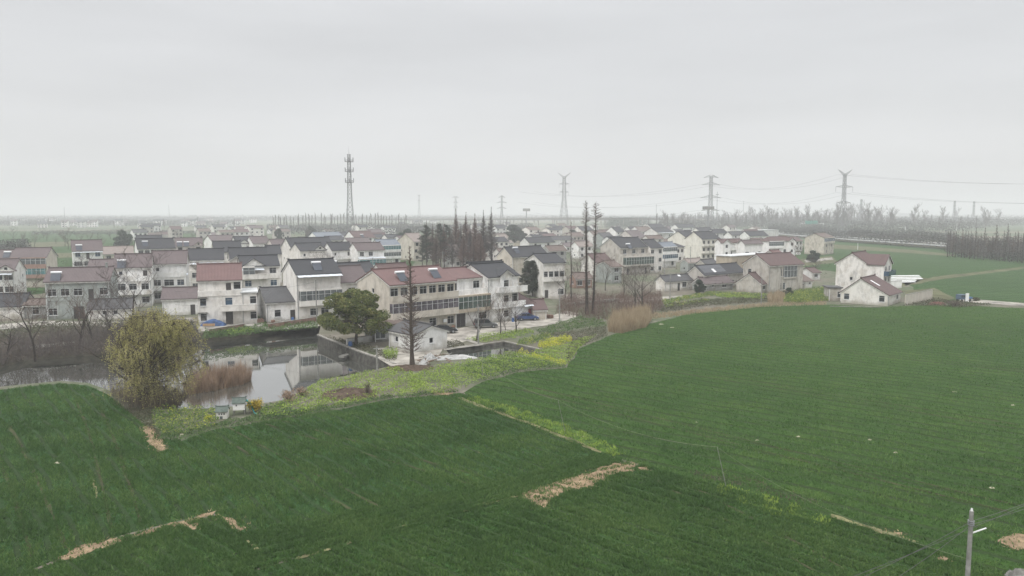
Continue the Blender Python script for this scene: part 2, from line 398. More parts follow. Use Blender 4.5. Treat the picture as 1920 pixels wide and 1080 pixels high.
    if flatroof:
        r.box(-.3, W + .3, -.3, dep2 + .3, he + .002, he + .25); ro = r.build('roof', RM, rt)
        for q in ((-.3, W + .3, -.3, -.15), (-.3, W + .3, dep2 + .15, dep2 + .3), (-.3, -.15, -.148, dep2 + .148), (W + .15, W + .3, -.148, dep2 + .148)):
            pass
    elif hip:
        i = min(W * .3, (dep2 - t) / 2); e0 = he - .12
        a, b, c_, d_ = (-oh, t - oh, e0), (W + oh, t - oh, e0), (W + oh, dep2 + oh, e0), (-oh, dep2 + oh, e0); p, q = (i, ym, he + rise), (W - i, ym, he + rise)
        for f in ([a, b, q, p], [b, c_, q], [c_, d_, p, q], [d_, a, p], [d_, c_, b, a]): r.poly(f)
        ro = r.build('roof', RM, rt); rd = MB()
        for s, e_ in ((p, q), (a, p), (b, q), (c_, q), (d_, p)): rd.tube(s, e_, .11, .11, 4)
        rd.build('ridge_cap', RM, ro)
    else:
        chevron(r, t, dep2, he, rise, th, -.25, W + .25, oh, ym); ro = r.build('roof', RM, rt)
        rd = MB(); z = he + rise + th - .02; rd.box(-.27, W + .27, ym - .13, ym + .13, z, z + .22)
        rd.box(-.45, .1, ym - .1, ym + .1, z + .22, z + .36); rd.box(W - .1, W + .45, ym - .1, ym + .1, z + .22, z + .36)
        rd.build('ridge_cap', RM, ro)
        em = MB(); s_ = rise / (ym - t); em.box(0, W, t - .36, t - .003, he - .36 * s_ - .28, he - .36 * s_ - .02)
        em.build('eave_trim', M['trim'], rt)
        if D < 330:   # pale verge boards along both gables
            for X0, X1 in ((-.12, -.012), (W + .012, W + .12)):
                vb = MB(); sb = rise / (dep2 - ym)
                vb.prism([(t - .4, he - .4 * s_ - .02), (ym, he + rise - .02), (dep2 + .4, he - .4 * sb - .02), (dep2 + .4, he - .4 * sb - .3), (ym, he + rise - .3), (t - .4, he - .4 * s_ - .3)], X0, X1)
                vb.build('verge_board', M['trim'], rt)
    for f in feats:
        k = f[0]; rest = f[1:]
        if k == 'B':      # balcony: floor, u0, u1, projection, parapet height, wall key
            fl, a, b, pr = rest[:4]; ph = rest[4] if len(rest) > 4 else .95; z = fl * fh; a *= W; b *= W
            m = MB(); m.box(a, b, -pr, -.002, z - .18, z); m.box(a, b, -pr, -pr + .12, z, z + ph); m.box(a, a + .12, -pr + .12, -.002, z, z + ph); m.box(b - .12, b, -pr + .12, -.002, z, z + ph)
            m.box(a - .05, b + .05, -pr - .05, -pr + .17, z + ph, z + ph + .08)
            m.build('balcony', wall_mat(rest[5], dirt) if len(rest) > 5 else WM, rt)
        elif k == 'Q':    # terrace parapet
            ph = rest[0] if rest else .95; m = MB(); m.box(0, W, -.05, .1, h1 + .003, h1 + ph); m.box(0, .12, .1, t - .01, h1 + .003, h1 + ph); m.box(W - .12, W, .1, t - .01, h1 + .003, h1 + ph)
            m.box(-.06, W + .06, -.12, .14, h1 - .2, h1 - .003); m.build('parapet', WM, rt)
        elif k == 'G':    # glazed balcony: floor, u0, u1, projection, pane key, band colour
            fl, a, b, pr, pk = rest[:5]; bk = rest[5] if len(rest) > 5 else wall; z = fl * fh; a *= W; b *= W; sill = rest[6] if len(rest) > 6 else .95
            m = MB(); m.box(a, b, -pr, -.003, z - .2, z + sill); m.box(a, b, -pr, -.003, z + fh - .32, z + fh - .02); gb = m.build('glazed_balcony', wall_mat(bk, dirt), rt)
            za, zb = z + sill, z + fh - .32; nn = max(2, round((b - a) / 1.25)); fm = MB()
            for i in range(nn + 1):
                x = a + (b - a) * i / nn; fm.box(x - .035, x + .035, -pr - .01, -pr + .06, za, zb)
            fm.box(a, b, -pr - .005, -pr + .05, (za + zb) / 2 + .2, (za + zb) / 2 + .26); fm.build('frame', M['frame'], gb)
            if D < 200:
                for i in range(nn):
                    pm = MB(); x0, x1_ = a + (b - a) * i / nn + .035, a + (b - a) * (i + 1) / nn - .035
                    pm.box(x0, x1_, -pr + .03 - .02 * (i % 2), -pr + .045 - .02 * (i % 2), za, zb); pm.build('pane', M[pk], gb)
            else:
                pm = MB(); pm.box(a, b, -pr + .03, -pr + .045, za, zb); pm.build('pane', M[pk], gb)
            
            for q in (a, b - .04): sm = MB(); sm.box(q, q + .04, -pr + .05, -.003, za, zb); sm.build('side_pane', M[pk], gb)
        elif k == 'P':    # pediment dormer: centre u, width, optional window
            c, ww = rest[0] * W, rest[1]; hh = ww * .36; m = MB(); y0 = t - .25
            m.poly([(c - ww / 2, y0, he - .15), (c + ww / 2, y0, he - .15), (c + ww / 2, y0, he + .1), (c, y0, he + hh), (c - ww / 2, y0, he + .1)])
            pd = m.build('pediment', M['trim'] if wall in ('white', 'cream', 'pale') else WM, rt)
            dr = MB(); L_ = min((ym - t) * .9, (hh) / (rise / (ym - t)) + .6)
            for s in (-1, 1):
                A_ = (c, y0 - .3, he + hh + .14); B_ = (c, y0 + L_, he + hh + .14); C_ = (c + s * (ww / 2 + .3), y0 + L_ * .15, he + .02); D_ = (c + s * (ww / 2 + .3), y0 - .3, he + .02)
                dr.poly([A_, B_, C_, D_]); dr.poly([(p_[0], p_[1], p_[2] - .13) for p_ in (A_, D_, C_, B_)]); dr.poly([A_, D_, (D_[0], D_[1], D_[2] - .13), (A_[0], A_[1], A_[2] - .13)])
            dr.build('dormer_roof', RM, pd)
            if len(rest) > 2: link('window', win_meshes(.8, .7, 'pane')[1], pd, (c, y0 - .02, he + hh * .42))
        elif k == 'S':    # solar water heater: u, fraction up the slope
            c = rest[0] * W; fr = rest[1] if len(rest) > 1 else .35; yy = t + (ym - t) * fr; zz = he + rise * fr + th
            sl = rise / (ym - t); h = MB(); 
            for dx in (-.85, .85): h.tube((c + dx, yy + .9, zz + .9 * sl), (c + dx, yy + .9, zz + 1.35), .03, .03); h.tube((c + dx, yy - .7, zz - .7 * sl), (c + dx, yy + .9, zz + 1.3), .03, .03); h.tube((c - .85, yy + .1, zz + .1 * sl + .45), (c + .85, yy + .1, zz + .1 * sl + .45), .025, .025)
            hs = h.build('solar_heater', M['steel'], rt)
            h = MB(); h.tube((c - 1.0, yy + .9, zz + 1.35), (c + 1.0, yy + .9, zz + 1.35), .24, .24, 8); h.caps((c - 1, yy + .9, zz + 1.35), (-1, 0, 0), .24); h.caps((c + 1, yy + .9, zz + 1.35), (1, 0, 0), .24); h.build('tank', M['tank'], hs)
            h = MB(); h.poly([(c - .9, yy - .7, zz - .7 * sl + .12), (c + .9, yy - .7, zz - .7 * sl + .12), (c + .9, yy + .75, zz + 1.2), (c - .9, yy + .75, zz + 1.2)]); h.poly([(c - .9, yy + .75, zz + 1.17), (c + .9, yy + .75, zz + 1.17), (c + .9, yy - .7, zz - .7 * sl + .09), (c - .9, yy - .7, zz - .7 * sl + .09)]); h.build('collector', M['collector'], hs)
        elif k == 'A':    # sheet awning: z fraction of eave, u0,u1, projection, striped
            z = rest[0] * he; a, b, pr = rest[1] * W, rest[2] * W, rest[3]; y0 = t if z > h1 + .3 and t else 0
            nn = max(3, int((b - a) / .9)); aw = root('awning', (0, 0, 0)); aw.parent = rt
            for i in range(nn):
                m = MB(); p0, p1 = a + (b - a) * i / nn + .02, a + (b - a) * (i + 1) / nn - .02; zz = (i % 2) * .03
                m.poly([(p0, y0 - pr, z - .4 + zz), (p1, y0 - pr, z - .4 + zz), (p1, y0, z + zz), (p0, y0, z + zz)]); m.poly([(p0, y0, z + zz - .04), (p1, y0, z + zz - .04), (p1, y0 - pr, z - .44 + zz), (p0, y0 - pr, z - .44 + zz)])
                m.build('panel', M['awn'] if (i % 2 or len(rest) < 5) else M['frame'], aw)
        elif k == 'H':    # hood over a window: floor, u
            fl, c = rest[0], rest[1] * W; m = MB(); z = fl * fh + .95 + 1.5; m.box(c - 1.0, c + 1.0, -.5, -.003, z, z + .1); m.box(c - .8, c + .8, -.35, -.003, z + .1, z + .22); m.build('window_hood', M['concd'], rt)
        elif k == 'R':    # flat dark panel, shade of a porch put into its colour: floor, u0, u1, chars
            fl, a, b = rest[:3]; m = MB(); z = fl * fh; m.box(a * W, b * W, -.006, -.003, z + .1, z + fh - .35); m.build('porch_shade_panel', M['concd'], rt)
        elif k == 'C':
            m = MB(); c = rest[0] * W; m.box(c - .2, c + .2, ym - .2, ym + .2, he + rise * .8, he + rise + 1.0); m.box(c - .26, c + .26, ym - .26, ym + .26, he + rise + 1.0, he + rise + 1.12); m.build('chimney', WM, ro)
        elif k == 'V':    # rows of solar cells lying on the front slope
            a, b = rest[0] * W, rest[1] * W; nc = int((b - a) / 1.15); sl = rise / (ym - t)
            for i in range(nc):
                for j in range(2):
                    f0, f1 = .1 + j * .43, .1 + j * .43 + .4; y0, y1 = t + (ym - t) * f0, t + (ym - t) * f1; z0, z1 = he + rise * f0 + th + .08, he + rise * f1 + th + .08
                    m = MB(); p0, p1 = a + i * 1.15, a + i * 1.15 + 1.08
                    m.poly([(p0, y0, z0), (p1, y0, z0), (p1, y1, z1), (p0, y1, z1)]); m.poly([(p0, y1, z1 - .04), (p1, y1, z1 - .04), (p1, y0, z0 - .04), (p0, y0, z0 - .04)]); m.build('solar_panel', M['tank'] if (i == nc // 2 and j == 0) else M['pv'], rt)
        elif k == 'K':    # skylight sheets on the front slope: u, frac
            c = rest[0] * W; f0 = rest[1]; sl = rise / (ym - t); y0, y1 = t + (ym - t) * f0, t + (ym - t) * (f0 + .35); m = MB(); z0, z1 = he + sl * (y0 - t) + th + .04, he + sl * (y1 - t) + th + .04
            m.poly([(c - .5, y0, z0), (c + .5, y0, z0), (c + .5, y1, z1), (c - .5, y1, z1)]); m.build('skylight', M['tank'], ro)
        elif k == 'X':    # front cross wing: u0,u1,projection, height factor
            a, b, pr, hw = rest[0] * W, rest[1] * W, rest[2], rest[3] * he; rr = (b - a) * .3; m = MB()
            fr_ = [(c_ * (b - a) - .7, c_ * (b - a) + .7, q * fh + .9, q * fh + 2.3) for q in range(int(hw / fh + .2)) for c_ in ((.5,) if b - a < 5 else (.28, .72))]
            wall_panel(m, (a, -pr, 0), (1, 0, 0), (0, -1, 0), b - a, 0, hw, fr_)
            m.poly([(a, 0, 0), (a, -pr, 0), (a, -pr, hw), (a, 0, hw)]); m.poly([(b, -pr, 0), (b, 0, 0), (b, 0, hw), (b, -pr, hw)])
            m.poly([(a, -pr, hw), (b, -pr, hw), ((a + b) / 2, -pr, hw + rr)]); wg = m.build('front_wing', WM, rt)
            for h_ in fr_: link('window', win_meshes(1.4, 1.4, 'pane')[0 if not far else 1], wg, (a + (h_[0] + h_[1]) / 2, -pr + .1, (h_[2] + h_[3]) / 2))
            for h_ in fr_: link('pane', win_meshes(1.4, 1.4, 'pane')[1], wg, (a + (h_[0] + h_[1]) / 2, -pr + .11, (h_[2] + h_[3]) / 2))
            m = MB(); yb = min(ym, t + (rr / rise) * (ym - t) + .5); mid = (a + b) / 2
            for s in (-1, 1):
                e_ = mid + s * ((b - a) / 2 + .35); de = rr * .35 / ((b - a) / 2)
                q = [(mid, -pr - .35, hw + rr + .14), (mid, yb, hw + rr + .14), (e_, .2, hw - de + .14), (e_, -pr - .35, hw - de + .14)]
                m.poly(q); m.poly([(p_[0], p_[1], p_[2] - .14) for p_ in reversed(q)]); m.poly([q[0], q[3], (q[3][0], q[3][1], q[3][2] - .14), (q[0][0], q[0][1], q[0][2] - .14)]); m.poly([q[3], q[2], (q[2][0], q[2][1], q[2][2] - .14), (q[3][0], q[3][1], q[3][2] - .14)])
            m.build('wing_roof', RM, wg)
            for s in (-1, 1):
                if D > 330: break
                vb = MB(); e_ = mid + s * ((b - a) / 2 + .3); de = rr * .3 / ((b - a) / 2)
                q = [(mid, -pr - .36, hw + rr), (e_, -pr - .36, hw - de), (e_, -pr - .36, hw - de - .28), (mid, -pr - .36, hw + rr - .28)]; vb.poly(q if s < 0 else list(reversed(q))); vb.poly(q if s > 0 else list(reversed(q))); vb.build('verge_board', M['trim'], wg)
        elif k == 'L':    # pilasters / corner piers
            for c in rest: m = MB(); m.box(c * W - .2, c * W + .2, -.12, -.003, 0, h1 - .05); m.build('pilaster', WM, rt)
        elif k == 'U':    # air conditioner outdoor units
            for fl, c in rest:
                m = MB(); z = fl * fh + 1.4; m.box(c * W - .4, c * W + .4, -.42, -.1, z, z + .6); m.box(c * W - .3, c * W - .26, -.4, 0, z - .08, z); m.box(c * W + .26, c * W + .3, -.4, 0, z - .08, z); m.build('air_conditioner', M['tank'], rt)
        elif k == 'T':    # dark railing panel balcony
            fl, a, b, pr = rest; z = fl * fh; m = MB(); a *= W; b *= W; m.box(a, b, -pr, -.004, z - .15, z); m.box(a, b, -pr, -pr + .06, z, z + 1.1); m.box(a, a + .06, -pr + .06, -.004, z, z + 1.1); m.box(b - .06, b, -pr + .06, -.004, z, z + 1.1); m.build('balcony', M['pane_blue'], rt)
    return rt
# ---------------------------------------------------------------- ground, fields, water
def tess(loops, z):
    flat_ = [p for L in loops for p in L]; tri = geometry.tessellate_polygon([[Vector((p[0], p[1], 0)) for p in L] for L in loops])
    return [(p[0], p[1], z) for p in flat_], tri
def up_faces(vs, tri):
    o = []
    for a, b, c in tri:
        A, B, C = vs[a], vs[b], vs[c]; cr_ = (B[0] - A[0]) * (C[1] - A[1]) - (B[1] - A[1]) * (C[0] - A[0])
        o.append((a, b, c) if cr_ > 0 else (a, c, b))
    return o
def sheet(name, loops, z, m, kind='structure', label=None, cat=None):
    vs, tri = tess(loops, z); me = bpy.data.meshes.new(name); me.from_pydata(vs, [], up_faces(vs, tri)); me.materials.append(m)
    o = link(name, me); tag(o, label, cat, None, kind); return o
def px(pts, z=0): return [P(a, b, z).to_2d() for a, b in pts]
def ragged(pts, amp, step, seed=1):
    # subdivide an outline every `step` metres and push points in and out
    r = random.Random(seed); o = []; n = len(pts)
    for i in range(n):
        a, b = Vector(pts[i][:2]), Vector(pts[(i + 1) % n][:2]); L = (b - a).length; k = max(1, int(L / step)); nn = Vector((-(b - a).y, (b - a).x)).normalized()
        for j in range(k): o.append(a.lerp(b, j / k) + nn * r.uniform(-amp, amp) + (b - a).normalized() * r.uniform(-.3, .3) * step)
    return o
# pond outlines.  'w': photo point of the waterline (z=WL), rim lies off metres outside.  'r': photo point of the rim (z=0), waterline lies off metres inside
WL = -1.6
POND = [(-90, 700, 'w', 2), (0, 690, 'w', 2), (50, 676, 'w', 2), (150, 668, 'w', 2), (225, 668, 'w', 2), (300, 657, 'w', 2), (377, 644, 'w', 2.2), (440, 635, 'w', 2.2), (506, 628, 'w', 2.2), (592, 618, 'w', 1.5),
        (597, 629, 'r', .25), (668, 658, 'r', .25), (739, 684, 'r', .25), (708, 692, 'r', 1.2), (683, 699, 'r', 1.5), (647, 705, 'r', 1.5), (616, 710, 'r', 1.5), (590, 718, 'r', 1.5), (577, 724, 'r', 1.5), (556, 737, 'r', 1.5),
        (531, 750, 'r', 1.5), (487, 757, 'r', 1.5), (400, 765, 'r', 1.5), (330, 768, 'r', 1.5), (285, 765, 'r', 1.5), (262, 759, 'r', 1.5), (240, 753, 'r', 1.5), (205, 732, 'r', 1.5), (165, 718, 'r', 1.2), (115, 714, 'r', 1.2), (60, 719, 'r', 1.2), (0, 725, 'r', 1.2), (-90, 735, 'r', 1.2)]
def pond_loops(spec, wl):
    pts = [P(a, b, wl if m_ == 'w' else 0).to_2d() for a, b, m_, o in spec]; n = len(pts)
    area = sum(pts[i].x * pts[(i + 1) % n].y - pts[(i + 1) % n].x * pts[i].y for i in range(n)); sg = 1 if area > 0 else -1
    rim, wat = [], []
    for i in range(n):
        d = (pts[(i + 1) % n] - pts[i - 1]).normalized(); nn = Vector((d.y, -d.x)) * sg      # outward
        off = spec[i][3]
        if spec[i][2] == 'w': rim.append(pts[i] + nn * off); wat.append(pts[i])
        else: rim.append(pts[i]); wat.append(pts[i] - nn * off)
    return rim, wat
RIM1, WAT1 = pond_loops(POND, WL)
POND2 = [(836, 656, 'r', .2), (945, 641, 'r', .2), (1016, 657, 'r', .2), (988, 669, 'r', .8), (920, 672, 'r', .8), (850, 672, 'r', .6)]
RIM2, WAT2 = pond_loops(POND2, -.5)
def ground_mat():
    def f(t, b, n, l):
        tc = n('TexCoord'); v = tc.outputs['Object']
        a = noise(n, l, v, .035, 6, .6); c = noise(n, l, v, .4, 5, .7); d = noise(n, l, v, 3, 3, .6)
        col = mixc(n, l, rng(n, l, a, .42, .6), (.135, .12, .095), (.07, .095, .045))
        col = mixc(n, l, rng(n, l, c, .5, .66, 0, .75), col, (.22, .20, .17))
        col = mixc(n, l, rng(n, l, d, .4, .7, 0, .5), col, (.06, .065, .04))
        # far away: strips of green crop and bare land
        sp_ = n('SeparateXYZ'); l(v, sp_.inputs[0]); far = rng(n, l, sp_.outputs[1], 330, 460)
        mp_ = n('Mapping'); mp_.inputs['Scale'].default_value = (.0035, .012, 1); mp_.inputs['Rotation'].default_value = (0, 0, .5); l(v, mp_.inputs[0])
        vo = n('TexVoronoi'); vo.inputs['Scale'].default_value = 1; l(mp_.outputs[0], vo.inputs['Vector'])
        s2 = n('SeparateXYZ'); l(vo.outputs['Color'], s2.inputs[0])
        r = n('ValToRGB'); l(s2.outputs[0], r.inputs[0]); q = r.color_ramp; q.elements[0].color = (.04, .075, .032, 1); q.elements[1].color = (.07, .095, .045, 1); q.elements[1].position = .75
        e = q.elements.new(.9); e.color = (.16, .14, .10, 1)
        col = mixc(n, l, far, col, mixc(n, l, rng(n, l, c, .4, .7, 0, .3), r.outputs[0], (.12, .13, .07)))
        l(col, b.inputs['Base Color']); b.inputs['Roughness'].default_value = .95; bump(n, l, b, c, .6, .2)
    return mat('ground_soil', f)
def wheat_mat(name, ang, period, dark, light, yell=.35):
    def f(t, b, n, l):
        tc = n('TexCoord'); v = tc.outputs['Object']
        m = n('Mapping'); m.inputs['Rotation'].default_value = (0, 0, -R(ang)); l(v, m.inputs[0]); rv = m.outputs[0]
        s_ = n('SeparateXYZ'); l(rv, s_.inputs[0])
        def sn_(k, ph, amp):
            q = n('Math'); q.operation = 'SINE'; l(mul(n, l, mul(n, l, s_.outputs[0], k), ph, 'ADD'), q.inputs[0]); return mul(n, l, q.outputs[0], amp)
        yy = mul(n, l, s_.outputs[1], mul(n, l, sn_(.11, 0, .30), sn_(.47, 1, .12), 'ADD'), 'ADD')
        fr_ = n('Math'); fr_.operation = 'FRACT'; l(mul(n, l, yy, 1 / period), fr_.inputs[0]); pp_ = n('Math'); pp_.operation = 'PINGPONG'; pp_.inputs[1].default_value = .5
        l(mul(n, l, fr_.outputs[0], -.12, 'ADD'), pp_.inputs[0]); band = rng(n, l, pp_.outputs[0], .19, .06)
        sn2 = n('Math'); sn2.operation = 'SINE'; l(mul(n, l, yy, 2 * math.pi / (period * 3.1)), sn2.inputs[0]); band2 = rng(n, l, sn2.outputs[0], -.2, 1)
        big = noise(n, l, v, .028, 5, .6); mid = noise(n, l, v, .22, 5, .65); st = noise(n, l, rv, .8, 5, .7, (.22, 1.6, 1)); fine = noise(n, l, v, 3.2, 4, .75)
        c = mixc(n, l, rng(n, l, big, .38, .64), dark, light)
        c = mixc(n, l, mul(n, l, rng(n, l, mid, .50, .70), yell * .7), c, (.088, .132, .028))
        c = mixc(n, l, rng(n, l, st, .42, .68, 0, .6), c, tuple(x * .62 for x in dark))
        c = mixc(n, l, rng(n, l, fine, .45, .68, 0, .62), c, tuple(min(1, x * 1.55) for x in light))
        gaps = mul(n, l, band, rng(n, l, mid, .30, .55, .35, 1)); c = mixc(n, l, mul(n, l, gaps, .8), c, (.024, .038, .014)); c = mixc(n, l, mul(n, l, band2, .25), c, (.026, .05, .015))
        pale = noise(n, l, rv, .35, 6, .75, (.35, 1, 1)); pp = rng(n, l, pale, .66, .74); c = mixc(n, l, mul(n, l, pp, .7), c, (.22, .21, .11))
        l(c, b.inputs['Base Color']); b.inputs['Roughness'].default_value = .9; b.inputs['Specular IOR Level'].default_value = .1
        h = mul(n, l, mul(n, l, fine, .5), mul(n, l, mul(n, l, st, .8), mul(n, l, gaps, -.8), 'ADD'), 'ADD'); bump(n, l, b, h, 1.0, .28)
    return mat(name, f)
GM = ground_mat()
outer = [(-9000, -300), (9000, -300), (9000, 14000), (-9000, 14000)]
sheet('ground', [outer, [tuple(p) for p in RIM1], [tuple(p) for p in RIM2]], 0, GM)
def wsheet(name, loop_px, z, m, amp=0, step=3, seed=1, extra=None, **k):
    L = px(loop_px) if extra is None else extra
    if amp: L = ragged(L, amp, step, seed)
    return sheet(name, [L], z, m, **k)
M['bank'] = flat('pond_bank_mud', (.11, .10, .075), .95, .2, .5, .8, 0, .6)
M['bankwall'] = flat('pond_stone_wall', (.16, .155, .14), .95, .2, .5, 1.1, 0, .6)
def pond(rim, wat, wl, mat_list, nm):
    n = len(rim); b = MB()
    for i in range(n):
        j = (i + 1) % n; a0, a1, w0, w1 = rim[i], rim[j], wat[i], wat[j]
        e0 = w0 + (w0 - a0) * .5; e1 = w1 + (w1 - a1) * .5; dz = wl * 1.5
        b.poly([(a0.x, a0.y, 0), (e0.x, e0.y, dz), (e1.x, e1.y, dz), (a1.x, a1.y, 0)], mat_list(i))
        b.poly([(a0.x, a0.y, 0), (a1.x, a1.y, 0), (e1.x, e1.y, dz), (e0.x, e0.y, dz)], mat_list(i))
    o = b.build(nm + '_bank', [M['bank'], M['bankwall']]); tag(o, kind='structure')
    vs, tri = tess([[tuple(p) for p in rim]], wl * 1.5); me = bpy.data.meshes.new('bed'); me.from_pydata(vs, [], up_faces(vs, tri)); me.materials.append(M['bank']); tag(link(nm + '_bed', me), kind='structure')
def water_mat():
    def f(t, b, n, l):
        tc = n('TexCoord'); a = noise(n, l, tc.outputs['Object'], .5, 3, .5, (1, 2.2, 1)); d = noise(n, l, tc.outputs['Object'], 3.5, 2, .5, (1, 2, 1))
        b.inputs['Base Color'].default_value = (.055, .058, .05, 1); b.inputs['Roughness'].default_value = .03; b.inputs['IOR'].default_value = 1.33; b.inputs['Specular IOR Level'].default_value = 1.0
        b.inputs['Coat Weight'].default_value = 1.0; b.inputs['Coat Roughness'].default_value = .02; b.inputs['Coat IOR'].default_value = 1.7
        u = n('Bump'); u.inputs['Strength'].default_value = .05; u.inputs['Distance'].default_value = .03; l(mul(n, l, a, mul(n, l, d, .35), 'ADD'), u.inputs['Height']); l(u.outputs[0], b.inputs['Normal']); l(u.outputs[0], b.inputs['Coat Normal'])
    return mat('pond_water', f)
M['water'] = water_mat()
pond(RIM1, WAT1, WL, lambda i: 1 if i in (9, 10, 11) else 0, 'pond'); pond(RIM2, WAT2, -.5, lambda i: 1, 'small_pond')
sheet('pond_water', [[tuple(p) for p in RIM1]], WL, M['water']); sheet('small_pond_water', [[tuple(p) for p in RIM2]], -.5, M['water'])
# retaining kerbs round the walled edges
def strip_wall(name, pts, width, z0, z1, m, **k):
    b = MB()
    for p, q in zip(pts[:-1], pts[1:]):
        p, q = Vector(p), Vector(q); d = (q - p).normalized(); nn = Vector((-d.y, d.x)) * width / 2
        c = [p - nn, q - nn, q + nn, p + nn]; v = [(x.x, x.y, z0) for x in c] + [(x.x, x.y, z1) for x in c]; s0 = len(b.v); b.v += v
        for f_ in ((0, 3, 2, 1), (4, 5, 6, 7), (0, 1, 5, 4), (1, 2, 6, 5), (2, 3, 7, 6), (3, 0, 4, 7)): b.f.append(tuple(s0 + i for i in f_)); b.m.append(0)
    o = b.build(name, m); tag(o, **k); return o
M['kerb'] = flat('kerb_concrete', (.26, .25, .225), .95, .2, .45, 1.2)
strip_wall('pond_coping', px([(596, 628), (668, 657), (741, 683)]), .5, -.05, .14, M['kerb'], kind='structure')
strip_wall('small_pond_coping', px([(836, 655), (945, 640), (1018, 656.5)]), .35, -.05, .12, M['kerb'], kind='structure')
strip_wall('pond_jetty', px([(672, 657), (640, 668)], -1), 1.0, -1.25, -.95, M['concd'], kind=None, label='dark concrete washing jetty projecting from the pond retaining wall', cat='jetty')
# fields
WF = wheat_mat('wheat_left_field', -50, 1.7, (.022, .062, .018), (.035, .084, .024), .4)
WB = wheat_mat('wheat_near_field', -42, 1.5, (.022, .061, .015), (.038, .088, .021), .6)
WR = wheat_mat('wheat_right_field', -40, 2.2, (.027, .064, .013), (.043, .088, .018), .6)
WH = wheat_mat('wheat_headland', 34, 1.25, (.023, .058, .013), (.038, .084, .018), .3)
left_top = [(-400, 770), (0, 731), (60, 724), (112, 719), (165, 724), (205, 742), (236, 768), (275, 800), (300, 824), (345, 826), (400, 806), (500, 790), (640, 768), (735, 748), (835, 741), (868, 738)]
F_left = left_top + [(1000, 790), (1140, 858), (960, 925), (760, 985), (560, 1040), (440, 1000), (400, 960), (240, 1000), (115, 1048), (-60, 1110), (-500, 1200)]
F_head = [(1165, 862), (1130, 850), (960, 895), (700, 950), (420, 1010), (470, 1070), (560, 1045), (760, 992), (975, 930), (1120, 885), (1190, 872)]
F_bot = [(115, 1050), (240, 1003), (405, 963), (470, 1015), (500, 1062), (760, 988), (975, 925), (1200, 872), (1400, 925), (1600, 985), (1720, 1022), (2000, 1110), (2300, 1500), (-600, 1500), (-500, 1210), (-60, 1112)]
F_right = [(868, 738), (905, 716), (965, 700), (1062, 689), (1085, 655), (1135, 632), (1215, 608), (1300, 586), (1430, 573), (1560, 571), (1650, 576), (1760, 571), (1900, 577), (2500, 600), (3200, 900), (2300, 1490), (2000, 1110), (1720, 1022), (1600, 985), (1400, 925), (1200, 872), (1150, 856), (1000, 790)]
wsheet('left_wheat_field', F_left, .004, WF, .25, 2.5, 3); wsheet('near_wheat_field', F_bot, .008, WB, .2, 2.5, 4)
wsheet('right_wheat_field', F_right, .012, WR, .3, 3, 5); wsheet('headland_rows', F_head, .016, WH, .35, 2, 6)
# land beyond
GF = wheat_mat('far_wheat', -30, 5, (.030, .068, .020), (.044, .090, .028), .4)
GD = flat('dry_grass_verge', (.105, .108, .06), .95, .1, .5, .25, 0, .5)
wsheet('left_far_field', [(-400, 520), (-200, 438), (0, 434), (190, 434), (420, 440), (460, 470), (250, 530), (0, 560)], .004, GF, .5, 8, 11)
wsheet('right_far_field', [(1560, 452), (1700, 461), (1830, 470), (1920, 478), (2600, 540), (2500, 596), (1900, 572), (1740, 566), (1700, 530), (1500, 500), (1480, 470)], .006, GF, .5, 8, 12)
wsheet('centre_far_field', [(690, 480), (745, 455), (800, 455), (760, 520), (700, 520)], .004, GF, .4, 6, 13)
for i, q in enumerate([[(1690, 530), (1760, 518), (1920, 500), (2300, 470), (2300, 474), (1920, 504), (1770, 523), (1700, 536)], [(1560, 458), (1700, 468), (1790, 477), (1790, 481), (1700, 474), (1560, 466)], [(1695, 545), (1750, 540), (1790, 560), (1740, 568), (1700, 560)],
                       [(1680, 515), (1740, 522), (1690, 538), (1670, 530)], [(1500, 486), (1560, 480), (1570, 492), (1500, 500)], [(40, 455), (170, 452), (180, 458), (40, 466)], [(100, 475), (200, 472), (210, 478), (110, 484)]]):
    wsheet('dry_verge', q, .012, GD, .5, 4, 20 + i)
# bare earth and straw patches in the fields
M['earth'] = flat('bare_earth', (.25, .185, .12), .95, .1, .5, 1.3, 0, .8)
M['earthp'] = flat('pale_stubble', (.17, .165, .085), .95, .1, .5, 1.0, 0, .8)
M['limeg'] = flat('lime_grass', (.062, .108, .022), .95, .1, .5, .7, 0, .6)
BARE = [[(975, 925), (1030, 908), (1110, 885), (1150, 868), (1188, 868), (1190, 884), (1150, 890), (1110, 912), (1060, 922), (1030, 940), (1022, 955), (1000, 945)],
        [(268, 798), (285, 800), (300, 822), (315, 843), (296, 848), (278, 832)],
        [(112, 1045), (160, 1020), (225, 1008), (232, 1018), (180, 1032), (120, 1052)], [(240, 1006), (300, 988), (302, 994), (250, 1012)], [(310, 985), (405, 958), (406, 964), (330, 990)],
        [(410, 963), (440, 972), (460, 990), (448, 1000), (425, 982)], [(350, 985), (375, 980), (372, 992), (352, 994)], [(1195, 876), (1214, 876), (1212, 883), (1196, 882)],
        [(1870, 1015), (1925, 998), (1990, 1000), (1990, 1025), (1900, 1032)], [(1752, 1045), (1775, 1043), (1780, 1050), (1755, 1053)], [(805, 733), (850, 737), (842, 742), (812, 739)], [(1640, 996), (1685, 999), (1690, 1004), (1645, 1002)]]
for i, q in enumerate(BARE): wsheet('bare_earth_patch', q, .022 + .002 * i, M['earth'], .28, .5, 40 + i)
PALE = [[(862, 957), (975, 926), (978, 930), (864, 961)], [(555, 1046), (640, 1022), (760, 985), (762, 987), (642, 1026), (558, 1050)], [(862, 745), (1000, 795), (1130, 848), (1128, 852), (990, 796), (858, 748)],
         [(1560, 965), (1640, 990), (1720, 1015), (1718, 1019), (1638, 995), (1556, 970)], [(460, 1002), (500, 1050), (495, 1055), (455, 1008)], [(172, 900), (176, 902), (185, 935), (181, 935)]]
